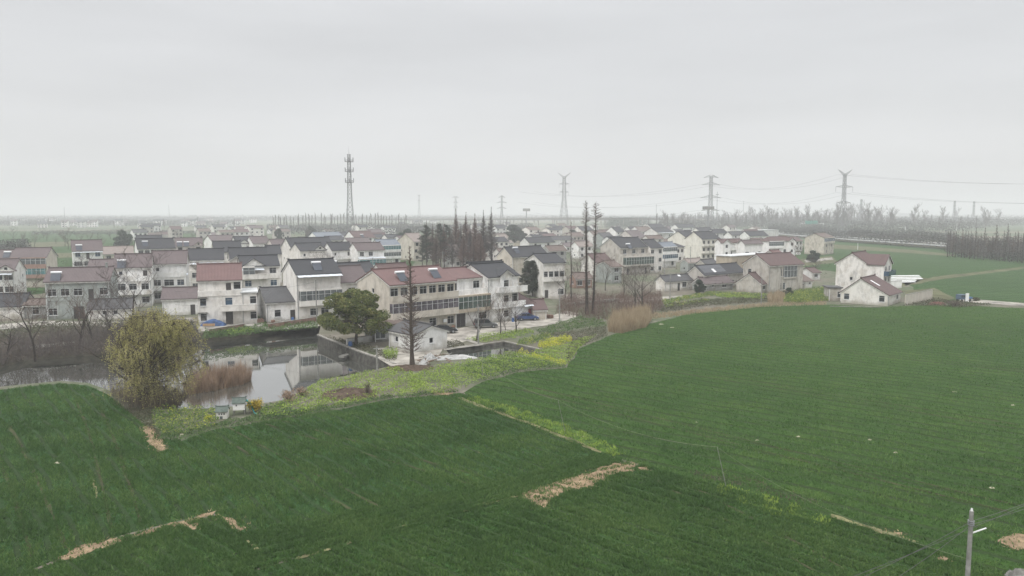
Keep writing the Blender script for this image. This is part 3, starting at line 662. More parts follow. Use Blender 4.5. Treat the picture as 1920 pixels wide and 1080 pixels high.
for i, q in enumerate(PALE): wsheet('pale_stubble_patch', q, .050 + .002 * i, M['earthp'], .13, .6, 60 + i)
LIME = [[(880, 742), (1000, 778), (1100, 815), (1170, 850), (1140, 852), (1000, 792), (880, 750)], [(1400, 935), (1480, 950), (1545, 975), (1545, 986), (1480, 975), (1400, 945)]]
for i, q in enumerate(LIME): wsheet('lime_grass_strip', q, .040 + .002 * i, M['limeg'], .25, .7, 80 + i)
# tractor wheel tracks through the wheat
M['track'] = flat('wheel_track_soil', (.052, .058, .027), .95, .1, .5, .6, 0, .5)
def track(p0, p1, seed):
    A_, B_ = P(*p0).to_2d(), P(*p1).to_2d(); d = (B_ - A_).normalized(); nn = Vector((-d.y, d.x)); r = random.Random(seed); k = int((B_ - A_).length / 2.2)
    for off in (-.95, .95):
        L1, L2 = [], []
        for i in range(k + 1):
            q = A_.lerp(B_, i / k) + nn * (off + .5 * math.sin(i * .13 + seed) + r.uniform(-.04, .04)); w_ = r.uniform(.06, .2); L1.append(q + nn * w_); L2.append(q - nn * w_)
        sheet('wheel_track', [[tuple(p) for p in L1 + L2[::-1]]], .030 + .001 * seed, M['track'])
for i, (p0, p1) in enumerate([((1090, 668), (1905, 800)), ((1180, 618), (1980, 700)), ((985, 730), (1900, 950)), ((1420, 578), (1990, 628)), ((420, 805), (700, 955)), ((520, 790), (900, 905)), ((0, 800), (75, 1040)), ((150, 740), (240, 985)), ((1240, 900), (1560, 1075))]): track(p0, p1, i)
# yards, lanes, paths
M['lane'] = flat('lane_concrete', (.32, .30, .265), .95, .2, .6, .35)
M['yard'] = flat('yard_concrete', (.29, .275, .245), .95, .2, .65, .4)
LANES = [[(700, 668), (735, 645), (815, 642), (850, 618), (915, 607), (975, 600), (985, 592), (1022, 598), (1060, 583), (1085, 588), (1072, 604), (1000, 614), (920, 630), (860, 643), (830, 655), (820, 672), (775, 690), (740, 690)],
         [(860, 634), (866, 634), (905, 645), (903, 648), (834, 657), (832, 654), (893, 646)], [(370, 620), (372, 606), (470, 594), (500, 612), (560, 604), (600, 600), (600, 612), (505, 620), (470, 614), (400, 624)],
         [(1020, 560), (1060, 552), (1160, 560), (1280, 555), (1280, 560), (1160, 568), (1050, 562)], [(1500, 560), (1560, 552), (1580, 540), (1540, 540), (1505, 550)], [(700, 655), (740, 650), (730, 672), (715, 672)], [(0, 608), (90, 602), (250, 604), (360, 596), (372, 602), (250, 614), (100, 612), (0, 618)],
         [(1508, 488), (1560, 483), (1562, 487), (1510, 493)], [(1800, 560), (1920, 569), (2400, 590), (2400, 598), (1920, 575), (1800, 566)], [(150, 644), (60, 652), (62, 655), (150, 647)]]
for i, q in enumerate(LANES): wsheet(['village_lane', 'garden_path', 'yard', 'village_path', 'yard', 'yard', 'yard', 'village_path', 'field_track', 'bank_path'][i], q, .070 + .004 * i, M['lane'] if i in (0, 3, 8) else M['yard'], .15, 2, 90 + i)
# ---------------------------------------------------------------- the village houses
H = house
# left edge
H('A1', 'white and beige two-storey house with a round-window pediment at the left picture edge', -35, 25, 509, 487, 6.6, 13, 8, 'pale', 'mauve', ('WWW', 'WWW'), (('P', .78, 4.5, 1), ('A', .92, .55, .98, 1.0)), gr='./.s')
H('A2', 'beige three-storey house with teal glazed balcony and a blank right gable, left part of village', 20, 86, 483, 466, 9, 13, 9, 'beige', 'mauve', ('...', '...', 'W.W'), (('G', 1, .35, .98, .8, 'pane_teal', 'brick'), ('G', 2, .0, 1, .5, 'pane_grey', 'brick')), dirt=.4)
H('A2b', 'long mauve-roofed house with a water heater, behind the pediment house at the left picture edge', -70, 18, 488, 470, 8, 13, 9, 'grey', 'mauve', ('ww', 'ww'), (('S', .9, .3),))
H('A3', 'long grey two-storey house with mauve roof standing behind the bare trees on the left bank', 88, 205, 528, 504, 600, 18, 9, 'greygreen', 'mauve', ('w.D.w', 'wwwdw'), (('S', .16, .1), ('C', .9)), dirt=.7)
H('A4', 'low dark-roofed hut with patched brick front behind bare twigs left of the willow', 166, 246, 579, 563, 602, 18, 5, 'cream', 'dark2', ('.ss.',), dirt=.9)
H('A5', 'low whitewashed hut with dark tiled roof at the lower left edge of the village', -40, 44, 575, 553, 600, 14, 7, 'cream', 'dark', ('.s..',), dirt=.9)
H('A6', 'small grey cement annex with one square window between the two low huts on the left', 46, 88, 572, 562, 598, 14, 6, 'grey', 'brown', ('.w.',), dirt=.8)
H('A7', 'white three-storey house with mauve roof and blue windows standing in front of the green field', 136, 192, 470, 451, 9.3, 32, 9, 'white', 'mauve', ('www', 'WW.', 'bdb'), (('S', .22, .1), ('A', .97, 0, 1, .8)), dirt=.35)
H('A8', 'low tan-roofed house joined to the right side of the white house before the green field', 194, 250, 476, 463, 6.5, 28, 8, 'beige', 'tan', ('ww', 'w.w'))
H('A9', 'peeling white three-storey house with mauve roof and recessed top floor behind the bare tree', 214, 283, 501, 478, 9.4, 22, 9, 'white', 'mauve', ('w.w', 'Www', 's.d'), (('Q', 1.0), ('B', 1, 0, 1, 1.0), ('S', .2, .0)), terrace=1.8, dirt=.9)
H('A10', 'mauve-roofed house showing only its roof behind the long grey house', 165, 213, 504, 488, 8.5, 22, 9, 'beige', 'mauve', ('ww', 'ww'))
H('A11', 'grey-white three-storey house with striped awning and deep balcony, mauve roof', 284, 349, 494, 472, 9.6, 20, 9, 'pale', 'mauve', ('wdw', 'wWw', 's..'), (('Q', 1.0), ('A', .73, .3, 1.05, 1.5, 1), ('B', 1, 0, 1.05, 1.2)), terrace=2.0, dirt=.5)
H('A12', 'white house with long dark roof and a row of six windows, left back row', 258, 328, 466, 447, 9.3, 33, 9, 'white', 'dark', ('wwwwww', 'wwwwww', 'wwwwww'), (('S', .22, .3),))
H('A13', 'dark-roofed house showing just its ridge above the house with six windows', 257, 305, 452, 442, 9, 30, 8, 'cream', 'dark', ('ww', 'ww', 'ww'))
H('A14', 'brown-roofed house with two water heaters on its eave right of the six-window house', 329, 380, 461, 447, 9, 25, 8, 'pink', 'mauve', ('ww', 'ww', 'w.w'), (('S', .15, .0), ('S', .4, .0), ('P', .85, 4.0, 1)))
H('A15', 'single-storey white hut with dull red roof beside the red-roofed three-storey house', 305, 372, 560, 541, 592, 18, 7, 'white', 'mauve', ('..d',), dirt=.5)
# pond front, left centre
H('B1', 'cream three-storey house with plain dull red roof and blue-covered car in front', 374, 452, 525, 497, 609, 20, 9, 'cream', 'red', ('w..D.', 'w..b.', '...dw'), (('Q', .9), ('H', 0, .1), ('H', 1, .1), ('B', 1, .52, 1.3, 1.3), ('L', .02, .52)), terrace=1.6, dirt=.45)
H('B1w', 'two-storey flat-roofed cream wing attached to the right of the plain red-roofed house', 454, 481, 549, 545, 6.2, 20, 8, 'cream', 'white', ('.w', '.w'), (), flatroof=True, after='B1')
H('B2', 'cream house with dark roof, small white pediment and blue door, behind the red-roofed house', 454, 523, 499, 481, 566, 24, 9, 'cream', 'dark', ('w.w', 'b.b', 's.w'), (('Q', 1.1), ('P', .34, 5.0), ('B', 2, .0, .68, 1.2), ('A', .93, .02, .6, 1.5), ('G', 2, .04, .34, .6, 'pane_grey')), terrace=1.4, dirt=.5)
H('B3', 'dark-roofed house with a white-striped awning left of the plain red roof', 354, 419, 487, 468, 9, 21, 9, 'cream', 'dark', ('www', 'w.w', '...'), (('A', .9, 0, 1, 1.6, 1),), terrace=1.2)
H('B5', 'long dark-roofed house with a pink-white front gable and tiny black window', 432, 502, 487, 466, 9.3, 24, 9, 'pink', 'dark', ('w.w', 'w.w', '...'), (('X', -.02, .32, 1.2, 1.0),))
H('B6', 'narrow white house with dark roof at the right end of the dark-roofed row', 501, 527, 476, 461, 9.3, 24, 9, 'cream', 'dark', ('w', 'w', 'w'), gr='.s/.s')
H('B7', 'dark-roofed house with a water heater in front, standing in the second row left of centre', 402, 453, 472, 452, 9, 26, 9, 'cream', 'dark', ('ww', 'ww', 'ww'), (('P', .85, 3),))
H('B8', 'far white house with mauve roof and pointed white left gable, far left row', 398, 443, 453, 442, 8, 40, 380, 'white', 'mauve', ('ww', 'ww', 'ww'))
H('B9', 'far dark-roofed house with small white pediment between two mauve-roofed houses', 442, 473, 456, 442, 8, 35, 8, 'white', 'dark', ('ww', 'ww'), (('P', .5, 4),))
H('B10', 'far white house with rosy roof and tall white left gable, above the dark roofs', 474, 506, 456, 444, 8, 42, 461, 'white', 'mauve', ('ww', 'ww'))
H('B11', 'far pale pink-gabled house with reddish roof left of the big dark roof', 511, 548, 460, 448, 8, 40, 500, 'pink', 'mauve', ('ww', 'ww'))
H('B12', 'large white house with long dark roof and blank left gable, back one of two alike', 545, 625, 463, 447, 9.3, 38, 528, 'cream', 'dark', ('www', 'www', '...'), gl='.s/.s')
H('B13', 'white house with dark roof and rounded front pediment, front one of the two alike', 563, 610, 470, 457, 9.5, 38, 545, 'cream', 'dark', ('w.w', 'w.w', 's..'), (('Q', 1.0), ('P', .78, 4.4, 1)), terrace=1.5)
H('B14', 'white three-storey house with dark roof and two stacked front balconies', 622, 662, 469, 455, 9.3, 40, 606, 'white', 'dark', ('w.w', 'w.d', 's.w'), (('B', 1, .1, 1, 1.2), ('B', 2, .0, 1.05, 1.3)))
H('B15', 'white house with dusty pink roof and dark-hooded teal glazed balcony', 670, 720, 469, 455, 9.3, 40, 654, 'white', 'mauve', ('w.w', '...', 'ww.'), (('G', 1, 0, 1, 1.4, 'pane_teal'), ('A', .72, 0, 1, 1.5)))
H('B16', 'far long house with blue-grey sheet roof and white gable below the telecom mast', 596, 645, 447, 436, 6.5, 45, 572, 'white', 'bluegrey', ('www', 'www'))
H('B17', 'far house with brownish red roof and white left gable right of the telecom mast', 665, 704, 446, 434, 8, 45, 645, 'white', 'redbrown', ('ww', 'ww', 'ww'), (('S', .4, .1),))
H('B17b', 'low dull mauve roof between the two far houses near the telecom mast', 655, 697, 456, 447, 6, 45, 8, 'pale', 'mauve', ('ww', 'ww'))
H('B18', 'far white house with grey roof and teal upper windows left of the bare grove', 712, 750, 460, 450, 8.5, 42, 695, 'white', 'bluegrey', ('w.w', '...', '...'), (('G', 2, 0, 1, .8, 'pane_teal'), ('G', 1, 0, 1, .8, 'pane_grey')))
H('B19', 'white three-storey house with dark roof, pale sheet awning and water heater near the pond', 558, 638, 514, 489, 602, 33, 530, 'cream', 'dark', ('.ww.', '....', '....'), (('A', .98, 0, 1, 1.7), ('S', .52, .25), ('G', 1, .05, 1, 1.0, 'pane_grey')), dirt=.35)
H('B20', 'small whitewashed cottage with dark roof and one chimney pipe by the pond', 500, 569, 567, 541, 604, 28, 481, 'white', 'dark2', ('.w.d.',), (('C', .82),), gl='.s.', dirt=.6)
H('B21', 'cream house with dull red roof and blue water heater left of the camphor tree', 628, 690, 529, 501, 7.5, 38, 8, 'cream', 'mauve', ('w.w', '.ww'), (('S', .2, .9),))
H('B22', 'dark roof in the row behind the camphor tree', 636, 706, 512, 495, 8, 38, 8, 'pale', 'dark', ('ww', 'ww'))
H('B23', 'reddish-roofed house with a white gable tip behind the long red roof', 713, 766, 507, 490, 8.5, 40, 703, 'white', 'redbrown', ('ww', 'ww', 'ww'))
# the long terrace in the centre
H('C1', 'long beige three-storey terrace house with bright dull-red roof and two water heaters', 730, 853, 534, 507, 9.3, 43, 670, 'beige', 'red', ('.w..w.w', '.......', 'wwwwwww'),
  (('B', 2, .0, 1, 1.1, 1.0), ('G', 1, .0, 1, 1.1, 'pane_purple', 'beige', 1.05), ('S', .24, .2), ('S', .76, .25), ('U', (0, .82))), dirt=.55, gl='././s')
H('C2', 'middle terrace house with green glass balcony, red end roof and dark open gateway', 0, 914, 534, 507, 0, 43, 10, 'white', 'red', ('D.W', '...', 'd.w'), (('Q', 1.0), ('G', 1, 0, 1, 1.1, 'pane_green', 'tan', .5)), terrace=1.8, after='C1', dirt=.5)
H('C3', 'peeling white three-storey end house with dark roof, front gable and side balconies', 0, 972, 522, 497, 0, 43, 10, 'white', 'dark', ('.Dw', '.dW', '...'), (('X', .36, .74, .5, 1.03), ('B', 2, .25, 1.12, 1.7), ('B', 1, .05, 1.08, 1.5)), after='C2', dirt=.95)
H('C4', 'dark-roofed house right behind the peeling white end house', 900, 962, 511, 494, 9.5, 43, 8, 'grey', 'dark', ('ww', 'ww', 'ww'))
H('C5', 'low grey flat-roofed garage with an open dark front under the terrace house', 702, 768, 612, 608, 642, 30, 5, 'grey', 'brown', ('g.g',), (), flatroof=True, dirt=.7)
H('C5b', 'brown-roofed lean-to with dark roof edge between the camphor tree and the long terrace', 690, 722, 556, 543, 5.5, 40, 676, 'beige', 'redbrown', ('w',))
H('SH', 'small whitewashed shed with dark roof and bare beige gable beside the tall bare tree', 729, 778, 618, 602, 2.95, -46, 6.5, 'pale', 'dark2', ('.s...',), gr='.s.', dirt=.5)
H('C6', 'low hut with reddish hipped roof and red door behind the blue car', 958, 1001, 572, 548, 602, 38, 8, 'white', 'redbrown', ('..r',), (('A', .98, .5, 1, .9),), hip=True)
H('C7', 'little beige hut with reddish roof at the bend of the village lane', 1001, 1025, 580, 563, 600, 12, 7, 'beige', 'redbrown', ('...',))
# centre right
H('D1', 'beige house with black roof and one water heater left of the dark evergreen', 960, 1027, 481, 462, 9, 40, 932, 'beige', 'dark', ('ww', '.w', '..w'), (('S', .22, .4),), dirt=.6)
H('D2', 'cream two-storey house with row of dark windows right of the dark evergreen', 1018, 1059, 493, 477, 560, 22, 985, 'cream', 'dark', ('d.w', 'wwww'), (('B', 1, 0, 1, .9, .9),))
H('D3', 'big weathered house with black roof and long green glass balcony, centre right', 1163, 1214, 464, 447, 9.8, 36, 1126, 'stone', 'dark', ('d.d', '...', 'www'), (('G', 1, 0, 1.02, 1.6, 'pane_green', 'stone', .4), ('Q', .8), ('S', .3, -.1)), terrace=1.6, dirt=.8)
H('D4', 'narrow white three-storey house joined to the right of the green glass balcony', 0, 1242, 464, 450, 9.4, 36, 9, 'cream', 'dark', ('w.w', 'W.w', 'w.w'), after='D3')
H('D5', 'grey three-storey house with blue-grey sheet roof and dark blue glass strip', 1243, 1268, 463, 449, 8.5, 42, 1226, 'pale', 'bluegrey', ('.w', '..', '..'), (('G', 1, 0, 1, 1.0, 'pane_blue'), ('G', 2, 0, 1, .6, 'pane_grey')))
H('D6', 'white two-storey house with reddish brown roof behind the twin bare trees', 1116, 1147, 491, 477, 6.5, 33, 1090, 'cream', 'redbrown', ('www', 'www'))
H('D6b', 'grey block with white canopy between the reddish roof and the weathered big house', 1147, 1166, 500, 492, 5.4, 33, 8, 'greygreen', 'brown', ('w', 'w'))
H('D7', 'lone white house with dark roof far behind the bare grove, near the dark round wood', 1041, 1060, 431, 421, 6.5, 45, 1027, 'white', 'dark', ('ww', 'ww'), (('B', 1, 0, 1.4, 1.2),))
H('D9', 'far low hall with pale pink gable end and mauve roof', 1190, 1213, 447, 433, 6, 62, 1152, 'pink', 'mauve', ('www',))
H('D10', 'far grey house with bright white eave strip and peaked front trims', 1233, 1263, 436, 428, 8, 45, 1208, 'pale', 'dark', ('ww', 'ww'), (('A', 1.0, 0, 1, 1.2),))
H('D11', 'low whitewashed cottage with dark old roof and missing tiles at the garden edge', 1246, 1299, 527, 510, 547, 33, 1233, 'cream', 'dark2', ('..dw.',), (('K', .62, .6),), dirt=.8)
H('D12', 'low stone house with black roof carrying rows of solar panels', 1320, 1396, 515, 497, 4.6, 38, 1287, 'stone', 'dark', ('.wsw.',), (('V', .03, .58),), dirt=.7)
H('D13', 'tall tan windowless block with white flat roof behind the solar panel roof', 1372, 1448, 481, 477, 8, 42, 1343, 'tan', 'white', ('...', '...'), (), flatroof=True)
H('D14', 'large weathered stone-grey house with red roof and tall dark glazed bay', 1441, 1506, 497, 477, 549, 29, 1394, 'stone', 'redbrown', ('..g...', '..gg..'), (('G', 1, .42, .80, .25, 'pane_grey', 'stone', .25), ('L', .24, .38, .84)), gl='./.w', dirt=.75)
H('D15', 'low grey shed with pinkish roof in front of the solar panel roof', 1321, 1374, 532, 521, 547, 30, 5, 'grey', 'mauve', ('.s.w.',), dirt=.6)
H('D16', 'small stone cottage with big blank gable and red-brown roof at the yellow-green garden', 1427, 1450, 532, 513, 550, 48, 1381, 'stone', 'redbrown', ('wd',), dirt=.7)
H('D17', 'tiny white hut with dark roof right of the large red-roofed stone house', 1506, 1523, 527, 514, 541, 28, 8, 'white', 'brown', ('.s',))
H('D18', 'small grey hut with red-striped roof edge between the stone house and the field', 1523, 1538, 511, 503, 525, 28, 1500, 'pale', 'redbrown', ('w',))
H('E1', 'yellowish white house with dark roof and big blank gable, back right row', 1290, 1312, 448, 434, 9, 48, 1252, 'yellow', 'dark', ('ww', 'ww', 'ww'), dirt=.3)
H('E2', 'large cream house with black roof and four dark upper windows, back right row', 1316, 1350, 448, 435, 10, 38, 1285, 'yellow', 'dark', ('wwww', 'wwww', 'wwww'), (('B', 2, 0, 1.1, 1.2), ('B', 1, 0, 1.1, 1.2)), dirt=.3)
H('E3', 'white villa with mauve-red roof, arched windows and two pointed front wings', 1352, 1392, 455, 441, 9.5, 32, 1344, 'white', 'redbrown', ('a.a', 'aa.', 'a..'), (('X', .0, .34, 1.2, 1.0), ('X', .64, .98, 1.2, 1.0), ('B', 2, .36, .62, 1.0)), dirt=.25)
H('E4', 'white house with mauve roof and square windows beside the arched-window villa', 1396, 1430, 457, 447, 9, 33, 1388, 'white', 'mauve', ('W.w', 'W.w', '...'), dirt=.3)
H('E5', 'white villa with dark red hipped roof and long teal-grey window band', 1442, 1490, 452, 437, 9.5, 28, 1425, 'white', 'redbrown', ('.w.w', 'w.ww', '....'), (('G', 2, .0, .55, .5, 'pane_grey'), ('X', .68, .92, 1.5, 1.0), ('B', 1, .6, 1.15, 1.5)), hip=True, dirt=.25)
H('E6', 'blocky weathered beige house alone at the right end of the village', 1546, 1564, 446, 438, 9, 50, 1509, 'beige', 'brown', ('wd', 'ww', '..'), (('G', 2, 0, 1, .5, 'pane_blue'),), dirt=.8)
H('E7', 'small white cottage with black roof in front of the large cream house', 1303, 1318, 466, 460, 4.8, 42, 1285, 'white', 'dark', ('ww',))
H('E8', 'narrow white two-storey house with dark hipped roof right of the blue-grey sheet roof', 1268, 1283, 463, 457, 7, 38, 8, 'cream', 'dark', ('w', 'ww'), hip=True)
H('E9', 'low white building with bright flat slab roof in the back right row', 1432, 1460, 432, 427, 9, 35, 14, 'pale', 'white', ('...', '...'), flatroof=True)
H('E10', 'white building with five small windows behind the dark red hipped villa', 1405, 1440, 442, 434, 8, 30, 8, 'white', 'dark', ('www', 'wwwww'))
# the gable house on the right
H('F1', 'tall weathered white house with red roof and broad blank gable beside the wheat field', 1627, 1650, 495, 475, 8.6, 50, 1568, 'cream', 'redbrown', ('w.w', 'W.w', 'w.w'), (('X', .0, .66, 4.0, 1.0), ('T', 2, .02, .64, 5.2), ('T', 2, .68, 1.0, 1.2)), gl='s../.s./..', dirt=.7)
H('F2', 'low whitewashed outbuilding with broad gable, two square windows and red-brown roof', 1664, 1689, 553, 523, 574, 49, 1577, 'cream', 'redbrown', ('.w',), (('K', .3, .45),), gl='w..w', dirt=.6, ymf=.58)
H('F3', 'small grey-white annex with flat dark roof at the left end of the broad-gabled outbuilding', 1553, 1578, 540, 537, 564, -8, 4.5, 'stone', 'dark2', ('..w',), (), flatroof=True, dirt=.8)
# houses seen between or above others in the back rows: label, x1, x2, eave row, ridge row, height, yaw, depth, wall, roof
BACK = [('tall beige house with blank gable left of the bare grove', 776, 800, 453, 438, 9, 45, 745, 'beige', 'tan'),
 ('white-gabled house partly hidden by the first dark tree of the grove', 795, 822, 456, 446, 8, 45, 772, 'white', 'brown'),
 ('pale house seen through the trunks in the middle of the bare grove', 850, 885, 470, 459, 7, 40, 830, 'pale', 'brown'),
 ('cream house seen through the right part of the bare grove', 900, 930, 462, 450, 8, 42, 880, 'cream', 'brown'),
 ('small yellow-walled house near the dark round wood', 940, 952, 446, 440, 7, 45, 925, 'yellow', 'tan'),
 ('low ochre hut right of the yellow-walled house', 953, 962, 455, 450, 4, 45, 946, 'yellow', 'tan'),
 ('pale house right of the bare grove with weathered gable', 938, 958, 475, 466, 6, 40, 924, 'cream', 'brown'),
 ('long low dark roof behind the black-roofed beige house', 992, 1040, 455, 446, 6, 38, 975, 'pale', 'dark'),
 ('dark-roofed low house with white verge behind the twin trees', 1020, 1075, 450, 440, 6, 36, 1010, 'pale', 'dark2'),
 ('low grey house behind the dark evergreen', 1030, 1062, 470, 461, 6, 36, 1016, 'grey', 'brown'),
 ('white house with gable right of the lone white house', 1090, 1112, 432, 420, 8, 45, 1075, 'cream', 'dark'),
 ('cream house at the left foot of the dark mound', 1112, 1138, 440, 430, 7, 45, 1098, 'pale', 'brown'),
 ('white house with porch posts behind the twin trees', 1085, 1112, 462, 452, 6, 38, 1070, 'white', 'tan'),
 ('grey-green gabled house with dark roof left of the pink gable', 1132, 1152, 446, 432, 7, 50, 1112, 'greygreen', 'dark2'),
 ('white house with dark roof in front of the dark mound', 1156, 1172, 435, 425, 8, 48, 1136, 'white', 'dark'),
 ('small white gable right below the dark mound', 1182, 1200, 431, 423, 8, 48, 1170, 'white', 'dark'),
 ('long grey-roofed house with white verge right of the dark mound', 1200, 1225, 434, 422, 7, 50, 1180, 'pale', 'brown'),
 ('dark-roofed house with a white chimney at the edge of the bare wood', 1222, 1248, 428, 420, 8, 42, 1205, 'pale', 'dark'),
 ('dark-roofed house with two white peaks in the farthest row', 1272, 1304, 427, 419, 8, 42, 1258, 'white', 'dark'),
 ('dark-roofed house above the yellowish gable', 1312, 1338, 434, 425, 8, 45, 1296, 'cream', 'dark'),
 ('black-roofed house left of the red villa roofs', 1340, 1364, 437, 427, 9, 42, 1325, 'white', 'dark'),
 ('dark-roofed house with white verge above the arched-window villa', 1372, 1402, 441, 431, 8, 40, 1358, 'white', 'dark2'),
 ('brown-roofed white house left of the flat slab roof', 1400, 1425, 436, 427, 8, 40, 1388, 'white', 'redbrown'),
 ('low white house right of the dark red hipped villa', 1492, 1505, 452, 445, 6, 35, 8, 'white', 'redbrown'),
 ('small grey garden shed behind the low whitewashed cottage', 1290, 1318, 492, 486, 4, 38, 1283, 'greygreen', 'tan'),
 ('dark-roofed stone barn left of the tan block', 1322, 1345, 495, 483, 5, 40, 1308, 'stone', 'dark2'),
 ('red sheet roof just behind the large stone house', 1462, 1478, 484, 470, 7, 35, 8, 'cream', 'red'),
 ('pale low house right behind the green glass balcony house', 1216, 1244, 448, 438, 8, 40, 1204, 'cream', 'brown'),
 ('old brown shed behind the twin trunks', 1080, 1110, 522, 512, 3, 25, 1068, 'brick', 'brown'),
 ('ruined beige house among twigs behind the twin trees', 1140, 1165, 470, 460, 6, 38, 1128, 'pink', 'brown'),
 ('tiny white flat hut alone right of the telecom mast', 689, 703, 424, 421, 7, 30, 8, 'white', 'white')]
for i, (lb, x1, x2, ye, yr, hb, yw, dp, wl_, rf) in enumerate(BACK):
    H('K%d' % i, lb, x1, x2, ye, yr, hb, yw, dp, wl_, rf, ('ww', 'www')[:1] * (1 if hb < 6 else 2) if hb < 8 else ('ww', 'w.w', 'ww'), dirt=.4, flatroof=(wl_ == rf == 'white'), gl='' if i % 2 else 's/.s')
rk = random.Random(12); nk = 0
for _ in range(9000):
    if nk >= 92: break
    x = rk.choice([rk.uniform(560, 760), rk.uniform(250, 560), rk.uniform(1000, 1300), rk.uniform(1000, 1500), rk.uniform(1000, 1430), rk.uniform(840, 1000)]); yb = rk.uniform(437, 452) if x < 560 else rk.uniform(437, 476) if x < 800 else rk.uniform(430, 480)
    g = P(x, yb); ps = R(rk.uniform(36, 48)); Wk = rk.uniform(9, 14); dk_ = rk.uniform(7, 9); cc, ss = math.cos(ps), math.sin(ps); okk = g.y > 262
    for du in (-1.5, Wk / 2, Wk + 1.5):
        for dv in (-1.5, dk_ / 2, dk_ + 1.5):
            qx, qy = g.x + cc * du - ss * dv, g.y + ss * du + cc * dv
            for O_, p_, W_, h_, d_ in HOUSES.values():
                c_, s_ = math.cos(p_), math.sin(p_); dx, dy = qx - O_.x, qy - O_.y
                if -1 < dx * c_ + dy * s_ < W_ + 1 and -1 < -dx * s_ + dy * c_ < d_ + 1: okk = False
    if not okk: continue
    hk = rk.choice([3.2, 6.2, 6.4, 8.6 if yb < 455 else 6]); A_ = (g.x, g.y, hk); xa, ya = proj(A_); xb, _y = proj((g.x + cc * Wk, g.y + ss * Wk, hk)); _x, yr_ = proj((g.x - ss * dk_ / 2, g.y + cc * dk_ / 2, hk + rk.uniform(1.7, 2.5)))
    wk_ = rk.choice(['white', 'white', 'cream', 'pale', 'stone']); rf_ = rk.choice(['dark', 'dark', 'dark2', 'brown', 'mauve', 'redbrown'])
    zn = 'left of centre' if x < 560 else 'left of the bare grove' if x < 780 else 'behind the grove' if x < 1000 else 'right of the twin trees'
    house('Z%d' % nk, '%s %s-storey house with %s roof, crowded back rows %s' % (wk_, 'one' if hk < 4 else 'two' if hk < 8 else 'three', {'dark': 'black', 'dark2': 'dark grey', 'brown': 'brown', 'mauve': 'mauve', 'redbrown': 'reddish'}[rf_], zn), xa, xb, ya, yr_, hk, math.degrees(ps), dk_, wk_, rf_, ('w.w',) if hk < 4 else ('w.w', 'www') if hk < 8 else ('w.w', 'www', 'w.w'), dirt=.4, gl='s/.s' if nk % 2 else '', group='small houses in the back rows %s' % zn); nk += 1
print('fillers', nk)
# the hazy settlement beyond the fields, one mesh per house
def far_house(label, x, yb, wpx, hm, yaw, wk, rk, grp):
    O = P(x, yb); W = wpx * O.y / FP; rt = root('house', O, R(yaw)); tag(rt, label, 'house', grp); m = MB(); d = 9
    m.poly([(0, 0, 0), (W, 0, 0), (W, 0, hm), (0, 0, hm)]); m.poly([(0, d, 0), (0, 0, 0), (0, 0, hm), (0, d / 2, hm + 2.6), (0, d, hm)]); m.poly([(W, 0, 0), (W, d, 0), (W, d, hm), (W, d / 2, hm + 2.6), (W, 0, hm)]); m.poly([(W, d, 0), (0, d, 0), (0, d, hm), (W, d, hm)])
    m.build('wall', wall_mat(wk, .4), rt); r = MB(); chevron(r, 0, d, hm, 2.6, .2, -.4, W + .4, .6); r.build('roof', roof_mat(rk), rt)
    q = MB()
    for fl in range(int(hm // 3)):
        nb = max(2, int(W / 3.6))
        for i in range(nb): q.box(W * (i + .5) / nb - .8, W * (i + .5) / nb + .8, -.06, -.01, fl * 3 + .9, fl * 3 + 2.4)
    q.build('windows', M['pane'], rt)
rr = random.Random(5)
for i in range(66):
    x = rr.uniform(5, 470) if i < 56 else rr.uniform(740, 980); yb = rr.choice([417, 419, 421, 424, 427]) + rr.uniform(-1, 1)
    far_house('small white house far off in the haze beyond the left fields' if i < 56 else 'small pale house far off in the haze behind the bare grove', x, yb, rr.uniform(8, 16), rr.choice([6, 6.5, 9]), rr.uniform(0, 30), rr.choice(['white', 'white', 'cream', 'pale']), rr.choice(['dark', 'dark2', 'mauve']),
              'hazy houses beyond the left fields' if i < 56 else 'hazy houses behind the grove')
for i in range(24):
    far_house('small white house far off behind the bare wood on the right', rr.uniform(1130, 1920), rr.uniform(412, 418), rr.uniform(7, 14), rr.choice([6, 9]), rr.uniform(20, 50), rr.choice(['white', 'cream']), 'dark2', 'hazy houses behind the right wood')
# ---------------------------------------------------------------- trees
def tree_segs(seed, h, spread=.5, r0=.2, levels=4, up=.35, nb=(5, 5, 4, 3), first=.25, wob=.12, droop=0, lenf=(.55, .5, .5, .55)):
    r = random.Random(seed); trunk, twig = [], []; tips = []
    def grow(p, d, L, rad, lv):
        n = 5 if lv == 0 else 4 if lv == 1 else 3; pts = [p.copy()]
        for i in range(n):
            d = (d + Vector((r.uniform(-1, 1), r.uniform(-1, 1), r.uniform(-.5, .9) * .6)) * wob * (1 + lv * .5) + Vector((0, 0, -droop * lv * .12))).normalized()
            q = p + d * (L / n); ra, rb = rad * (1 - i / n * .75), rad * (1 - (i + 1) / n * .75); (trunk if lv < 2 else twig).append((p, q, ra, rb, 6 if lv == 0 else 4 if lv == 1 else 3)); p = q; pts.append(p.copy())
        if lv >= levels - 1: tips.append(p); return
        k = nb[lv]
        for j in range(k):
            f = first + (1 - first) * (j + r.random()) / k if lv == 0 else .2 + .8 * (j + r.random()) / k
            x = min(n - .001, f * n); i = int(x); b = pts[i].lerp(pts[i + 1], x - i); a = r.uniform(0, 6.283)
            side = Vector((math.cos(a), math.sin(a), 0)); dd = (side * spread + d * .6 + Vector((0, 0, up))).normalized()
            grow(b, dd, L * lenf[lv] * r.uniform(.7, 1.15), max(.012, rad * (1 - f * .6) * .5), lv + 1)
    grow(Vector((0, 0, 0)), Vector((0, 0, 1)), h * .8, r0, 0)
    return trunk, twig, tips
